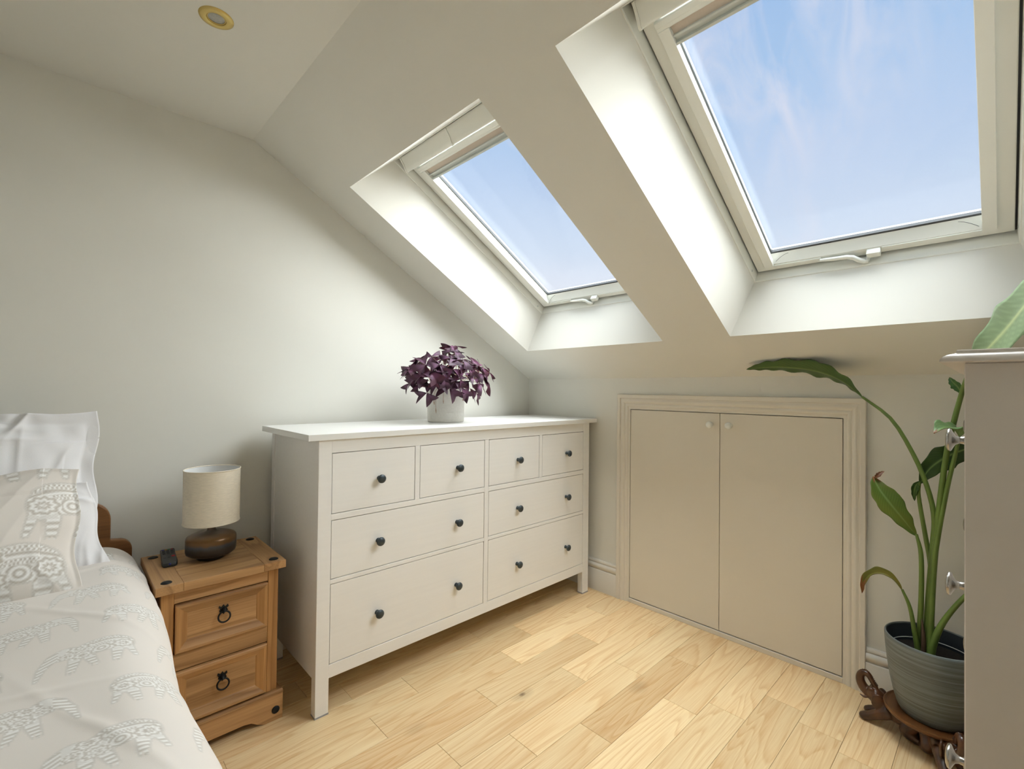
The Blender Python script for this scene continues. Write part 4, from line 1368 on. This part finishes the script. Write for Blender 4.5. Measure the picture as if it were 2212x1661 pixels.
em = elephant_mesh()
for a in (84, 204, 324):
    link('carved_elephant', em, MT['carved'], st, loc=(0, 0, 0), rot=(0, 0, math.radians(a)))
for a in (84, 204, 324):      # notched ridge carved along each curled trunk
    ca, sa = math.cos(math.radians(a)), math.sin(math.radians(a))
    rid = MB()
    for (rx, rz) in spline([(0.190, 0.143, 0), (0.176, 0.1575, 0), (0.163, 0.148, 0), (0.152, 0.131, 0), (0.146, 0.120, 0)], 16) and [(p.x, p.y) for p in spline([(0.186, 0.1545, 0), (0.174, 0.1565, 0), (0.160, 0.1455, 0), (0.150, 0.129, 0), (0.143, 0.119, 0)], 15)]:
        rid.tube([(SC[0] + rx * ca - s * sa, SC[1] + rx * sa + s * ca, rz) for s in (-0.0055, -0.003, 0.003, 0.0055)], [0.0007, 0.0017, 0.0017, 0.0007], 6)
    part('carved_ridge', rid, MT['carved'], st, smooth=60)['kind'] = 'stuff'

# ------------------------------------------------------------------ tall potted plant
pt = thing('tall_potted_plant', 'tall broad-leaved plant in round blue-grey planter on the carved stand', 'potted plant', (SC[0], SC[1], TZ_ - 0.001))
fp = lambda x, y, h: (SC[0] + x, SC[1] + y, h)
part('planter', MB().lathe([(0.0, 0.099), (0.079, 0.099), (0.083, 0.102), (0.090, 0.118), (0.099, 0.150), (0.107, 0.190), (0.114, 0.240), (0.119, 0.290), (0.1215, 0.328), (0.1215, 0.333), (0.1195, 0.3365), (0.1170, 0.3365), (0.1155, 0.333)],
                           fp, 72, caps=False), MT['planter'], pt, smooth=45)
part('planter_lining', MB().lathe([(0.1157, 0.3335), (0.1140, 0.30), (0.111, 0.262), (0.0, 0.262)], fp, 72, caps=False), MT['planter_in'], pt, smooth=45)
part('nursery_pot_rim', MB().tube([fp(0.106 * math.cos(a * math.pi / 32), 0.106 * math.sin(a * math.pi / 32), 0.291) for a in range(65)], 0.0016, 8), MT['rail'], pt, smooth=60)
soil = MB().lathe([(0.0, 0.284), (0.05, 0.285), (0.107, 0.281)], fp, 40, caps=False)
part('soil', soil, MT['soil'], pt, smooth=60)
SB = 0.275
STEMS = [
    ([(-0.176, -1.966, SB), (-0.178, -1.969, 0.39), (-0.180, -1.9735, 0.49), (-0.182, -1.982, 0.636), (-0.184, -1.9855, 0.725), (-0.186, -1.971, 0.812), (-0.184, -1.937, 0.915), (-0.168, -1.876, 1.032), (-0.135, -1.790, 1.106)], [0.0125, 0.0115, 0.0105, 0.0095, 0.009, 0.0085, 0.008, 0.007, 0.005]),
    ([(-0.190, -1.972, SB), (-0.190, -1.976, 0.40), (-0.192, -1.985, 0.57), (-0.196, -1.9995, 0.771), (-0.200, -2.0155, 0.9325), (-0.205, -2.034, 1.042), (-0.222, -2.0535, 1.135), (-0.262, -2.068, 1.185)], [0.0135, 0.012, 0.011, 0.010, 0.0095, 0.009, 0.008, 0.007]),
    ([(-0.200, -1.976, SB), (-0.200, -1.980, 0.42), (-0.200, -1.987, 0.58), (-0.200, -1.9950, 0.668), (-0.200, -2.0155, 0.817), (-0.205, -2.034, 0.925), (-0.212, -2.046, 0.990)], [0.012, 0.0105, 0.0095, 0.009, 0.008, 0.007, 0.005]),
    ([(-0.170, -1.952, SB), (-0.185, -1.9510, 0.347), (-0.195, -1.9555, 0.467), (-0.200, -1.9555, 0.600), (-0.200, -1.9440, 0.666)], [0.011, 0.010, 0.009, 0.008, 0.005]),
    ([(-0.160, -1.966, SB), (-0.160, -1.976, 0.42), (-0.165, -1.976, 0.56), (-0.170, -1.9630, 0.661), (-0.178, -1.9475, 0.785), (-0.180, -1.950, 0.832)], [0.011, 0.010, 0.009, 0.008, 0.007, 0.005]),
    ([(-0.195, -1.950, SB), (-0.200, -1.9400, 0.347), (-0.202, -1.9285, 0.425), (-0.202, -1.9090, 0.478)], [0.010, 0.0085, 0.007, 0.0045]),
    ([(-0.205, -1.978, SB), (-0.207, -1.986, 0.335), (-0.208, -2.010, 0.413), (-0.205, -2.056, 0.502), (-0.20, -2.10, 0.560)], [0.014, 0.0125, 0.010, 0.008, 0.006]),
]
for p, r in STEMS:
    c = spline(p, 26)
    rr = [r[min(int(i / 25 * (len(r) - 1)), len(r) - 2)] for i in range(26)]
    rr = [r[min(int(i / 25 * (len(r) - 1)), len(r) - 2)] + (r[min(int(i / 25 * (len(r) - 1)), len(r) - 2) + 1] - r[min(int(i / 25 * (len(r) - 1)), len(r) - 2)]) * (i / 25 * (len(r) - 1) - min(int(i / 25 * (len(r) - 1)), len(r) - 2)) for i in range(26)]
    part('stem', MB().tube(c, rr, 12, flat=0.8), MT['stem'], pt, smooth=80)
for c in ([(-0.186, -1.976, SB), (-0.193, -1.9745, 0.36), (-0.192, -1.983, 0.43)], [(-0.207, -1.962, SB), (-0.204, -1.962, 0.34), (-0.198, -1.957, 0.40)]):
    part('sheath', MB().tube(spline(c, 10), [0.012, 0.0115, 0.011, 0.0105, 0.010, 0.009, 0.008, 0.006, 0.004, 0.001], 10, flat=0.6), mat('dry_sheath', RGB(84, 62, 44), 0.6, noise=0.4, nscale=20), pt, smooth=80)
LEAVES = [
    dict(pts=[(-0.135, -1.790, 1.106), (-0.110, -1.725, 1.164), (-0.097, -1.635, 1.204), (-0.097, -1.520, 1.222), (-0.104, -1.440, 1.221), (-0.111, -1.388, 1.215)], hw=0.056, normal=(-0.55, 0.05, -0.80), fold=-0.22, wav=0.10, wfreq=7, seed=1, green=(72, 102, 44), peak=0.40),
    dict(pts=[(-0.262, -2.068, 1.185), (-0.330, -2.100, 1.232), (-0.430, -2.145, 1.290), (-0.530, -2.185, 1.350), (-0.620, -2.230, 1.410), (-0.690, -2.275, 1.450)], hw=0.086, normal=(-0.85, 0.25, 0.40), fold=0.10, wav=0.05, wfreq=4, seed=2, green=(96, 128, 70), rib=(190, 205, 150), pale=0.72, peak=0.36, n=64),
    dict(pts=[(-0.212, -2.046, 0.990), (-0.235, -2.035, 1.012), (-0.262, -2.015, 1.016), (-0.285, -1.992, 1.000)], hw=0.040, normal=(-0.55, 0.1, 0.85), fold=0.5, wav=0.25, wfreq=2, seed=3, green=(96, 136, 62), pale=0.35, tip_brown=0.12, peak=0.5, n=30),
    dict(pts=[(-0.200, -1.9440, 0.660), (-0.212, -1.915, 0.705), (-0.220, -1.880, 0.755), (-0.218, -1.850, 0.800), (-0.205, -1.832, 0.838)], hw=0.047, normal=(-0.80, -0.45, 0.30), fold=0.18, wav=0.05, wfreq=4, seed=4, green=(92, 116, 44), tip_brown=0.10, yellow=0.18, peak=0.55),
    dict(pts=[(-0.180, -1.950, 0.826), (-0.170, -1.975, 0.880), (-0.160, -2.020, 0.925), (-0.150, -2.075, 0.955), (-0.145, -2.130, 0.965)], hw=0.043, normal=(-0.80, -0.30, 0.20), fold=0.15, wav=0.10, wfreq=4, seed=5, green=(58, 82, 34), peak=0.45),
    dict(pts=[(-0.202, -1.9090, 0.476), (-0.208, -1.885, 0.507), (-0.210, -1.855, 0.516), (-0.208, -1.825, 0.500), (-0.206, -1.806, 0.465), (-0.204, -1.802, 0.432)], hw=0.019, normal=(-0.5, -0.2, 0.85), fold=0.9, wav=0.12, wfreq=3, seed=6, green=(112, 110, 40), tip_brown=0.30, yellow=0.45, peak=0.45, n=40),
    dict(pts=[(-0.20, -2.098, 0.558), (-0.21, -2.150, 0.610), (-0.22, -2.210, 0.630), (-0.23, -2.270, 0.615)], hw=0.040, normal=(-0.4, 0.1, 0.9), fold=0.2, wav=0.08, seed=7, green=(80, 112, 44), n=30),
    dict(pts=[(-0.180, -1.951, 0.836), (-0.186, -1.940, 0.820), (-0.190, -1.936, 0.795), (-0.186, -1.938, 0.770)], hw=0.014, normal=(-0.8, -0.5, 0.1), fold=0.4, wav=0.1, seed=8, green=(66, 92, 38), n=20, m=9),
    dict(pts=[(-0.214, -2.052, 1.118), (-0.212, -2.043, 1.140), (-0.208, -2.030, 1.158), (-0.200, -2.022, 1.172)], hw=0.016, normal=(-0.9, 0.2, -0.2), fold=0.5, wav=0.15, seed=9, green=(72, 110, 48), n=20, m=9),
]
for kw in LEAVES:
    mb, cc = blade(**kw)
    part('leaf', mb, MT['leaf'], pt, smooth=180, colors=cc, normals=False)
# dry brown curl at the tip of the drooping mid leaf
mb, cc = blade(pts=[(-0.206, -1.836, 0.832), (-0.212, -1.846, 0.842), (-0.206, -1.853, 0.851), (-0.198, -1.862, 0.858)], hw=0.009, normal=(-0.8, -0.2, 0.5), fold=0.7, wav=0.3, seed=12, green=(130, 84, 56), rib=(150, 100, 70), n=16, m=7)
part('leaf', mb, MT['leaf'], pt, smooth=180, colors=cc, normals=False)

# ------------------------------------------------------------------ tall painted chest of drawers
CX0, CX1, CYF, CYB = -1.250, -0.500, -2.0987, -2.520
ch = thing('tall_chest', 'tall pale-painted chest of drawers with pewter knobs and moulded top', 'chest of drawers', (-0.875, -2.31, 0))
part('side_panel', B(CX0, CX0 + 0.02, CYB, CYF, 0.0, 1.164), MT['chest'], ch, bevel=0.0015)
part('side_panel', B(CX1 - 0.02, CX1, CYB, CYF, 0.0, 1.164), MT['chest'], ch, bevel=0.0015)
part('back_panel', B(CX0 + 0.02, CX1 - 0.02, CYB + 0.004, CYB + 0.012, 0.05, 1.164), MT['chest'], ch)
part('carcass', B(CX0 + 0.021, CX1 - 0.021, CYB + 0.02, CYF - 0.022, 0.07, 1.160), MT['chest'], ch)
part('plinth', B(CX0 + 0.02, CX1 - 0.02, CYF - 0.02, CYF - 0.002, 0.0, 0.085), MT['chest'], ch, bevel=0.001)
part('top_rail', B(CX0 + 0.02, CX1 - 0.02, CYF - 0.02, CYF - 0.001, 1.138, 1.164), MT['chest'], ch, bevel=0.001)
prof = [(-0.004, 1.1640), (0.024, 1.1640), (0.0255, 1.1655), (0.0250, 1.1685), (0.0215, 1.1730), (0.0160, 1.1760), (0.0100, 1.1775), (0.0085, 1.1785), (0.0080, 1.1820), (0.0070, 1.1830), (-0.20, 1.1830)]
mb = MB()
for d_, z in prof:
    for cx_, cy_ in ((CX0 - d_, CYB), (CX1 + d_, CYB), (CX1 + d_, CYF + d_), (CX0 - d_, CYF + d_)):
        mb.v.append((cx_, cy_, z))
for i in range(len(prof) - 1):
    for k in range(4):
        k2 = (k + 1) % 4
        mb.f.append((i * 4 + k, i * 4 + k2, i * 4 + 4 + k2, i * 4 + 4 + k))
mb.f.append((3, 2, 1, 0))
mb.f.append(tuple((len(prof) - 1) * 4 + k for k in range(4)))
part('top', mb, MT['chest'], ch, smooth=35)
KC = [(0.0, 0.0), (0.009, 0.0), (0.0092, 0.002), (0.0062, 0.006), (0.0055, 0.011), (0.0075, 0.0155), (0.0135, 0.0185), (0.0180, 0.0205), (0.0190, 0.0228), (0.0175, 0.0252), (0.0120, 0.0272), (0.005, 0.0280), (0.0, 0.0281)]
kc_me = MB().lathe(KC, lambda x, y, h: (x, h, y), 28, caps=False).mesh('knob', smooth=60)
for za, zb, kz in ((0.942, 1.136, 1.0425), (0.672, 0.938, 0.8045), (0.382, 0.668, 0.5200), (0.090, 0.378, 0.234)):
    d = part('drawer', B(CX0 + 0.024, CX1 - 0.024, CYF - 0.02, CYF, za, zb), MT['chest'], ch, bevel=0.0025, bseg=2)
    for kx in (-1.130, -0.620):
        link('knob', kc_me, MT['pewter'], d, loc=Vector((kx, CYF, kz)) - ch.location)['label'] = 'polished pewter knob'
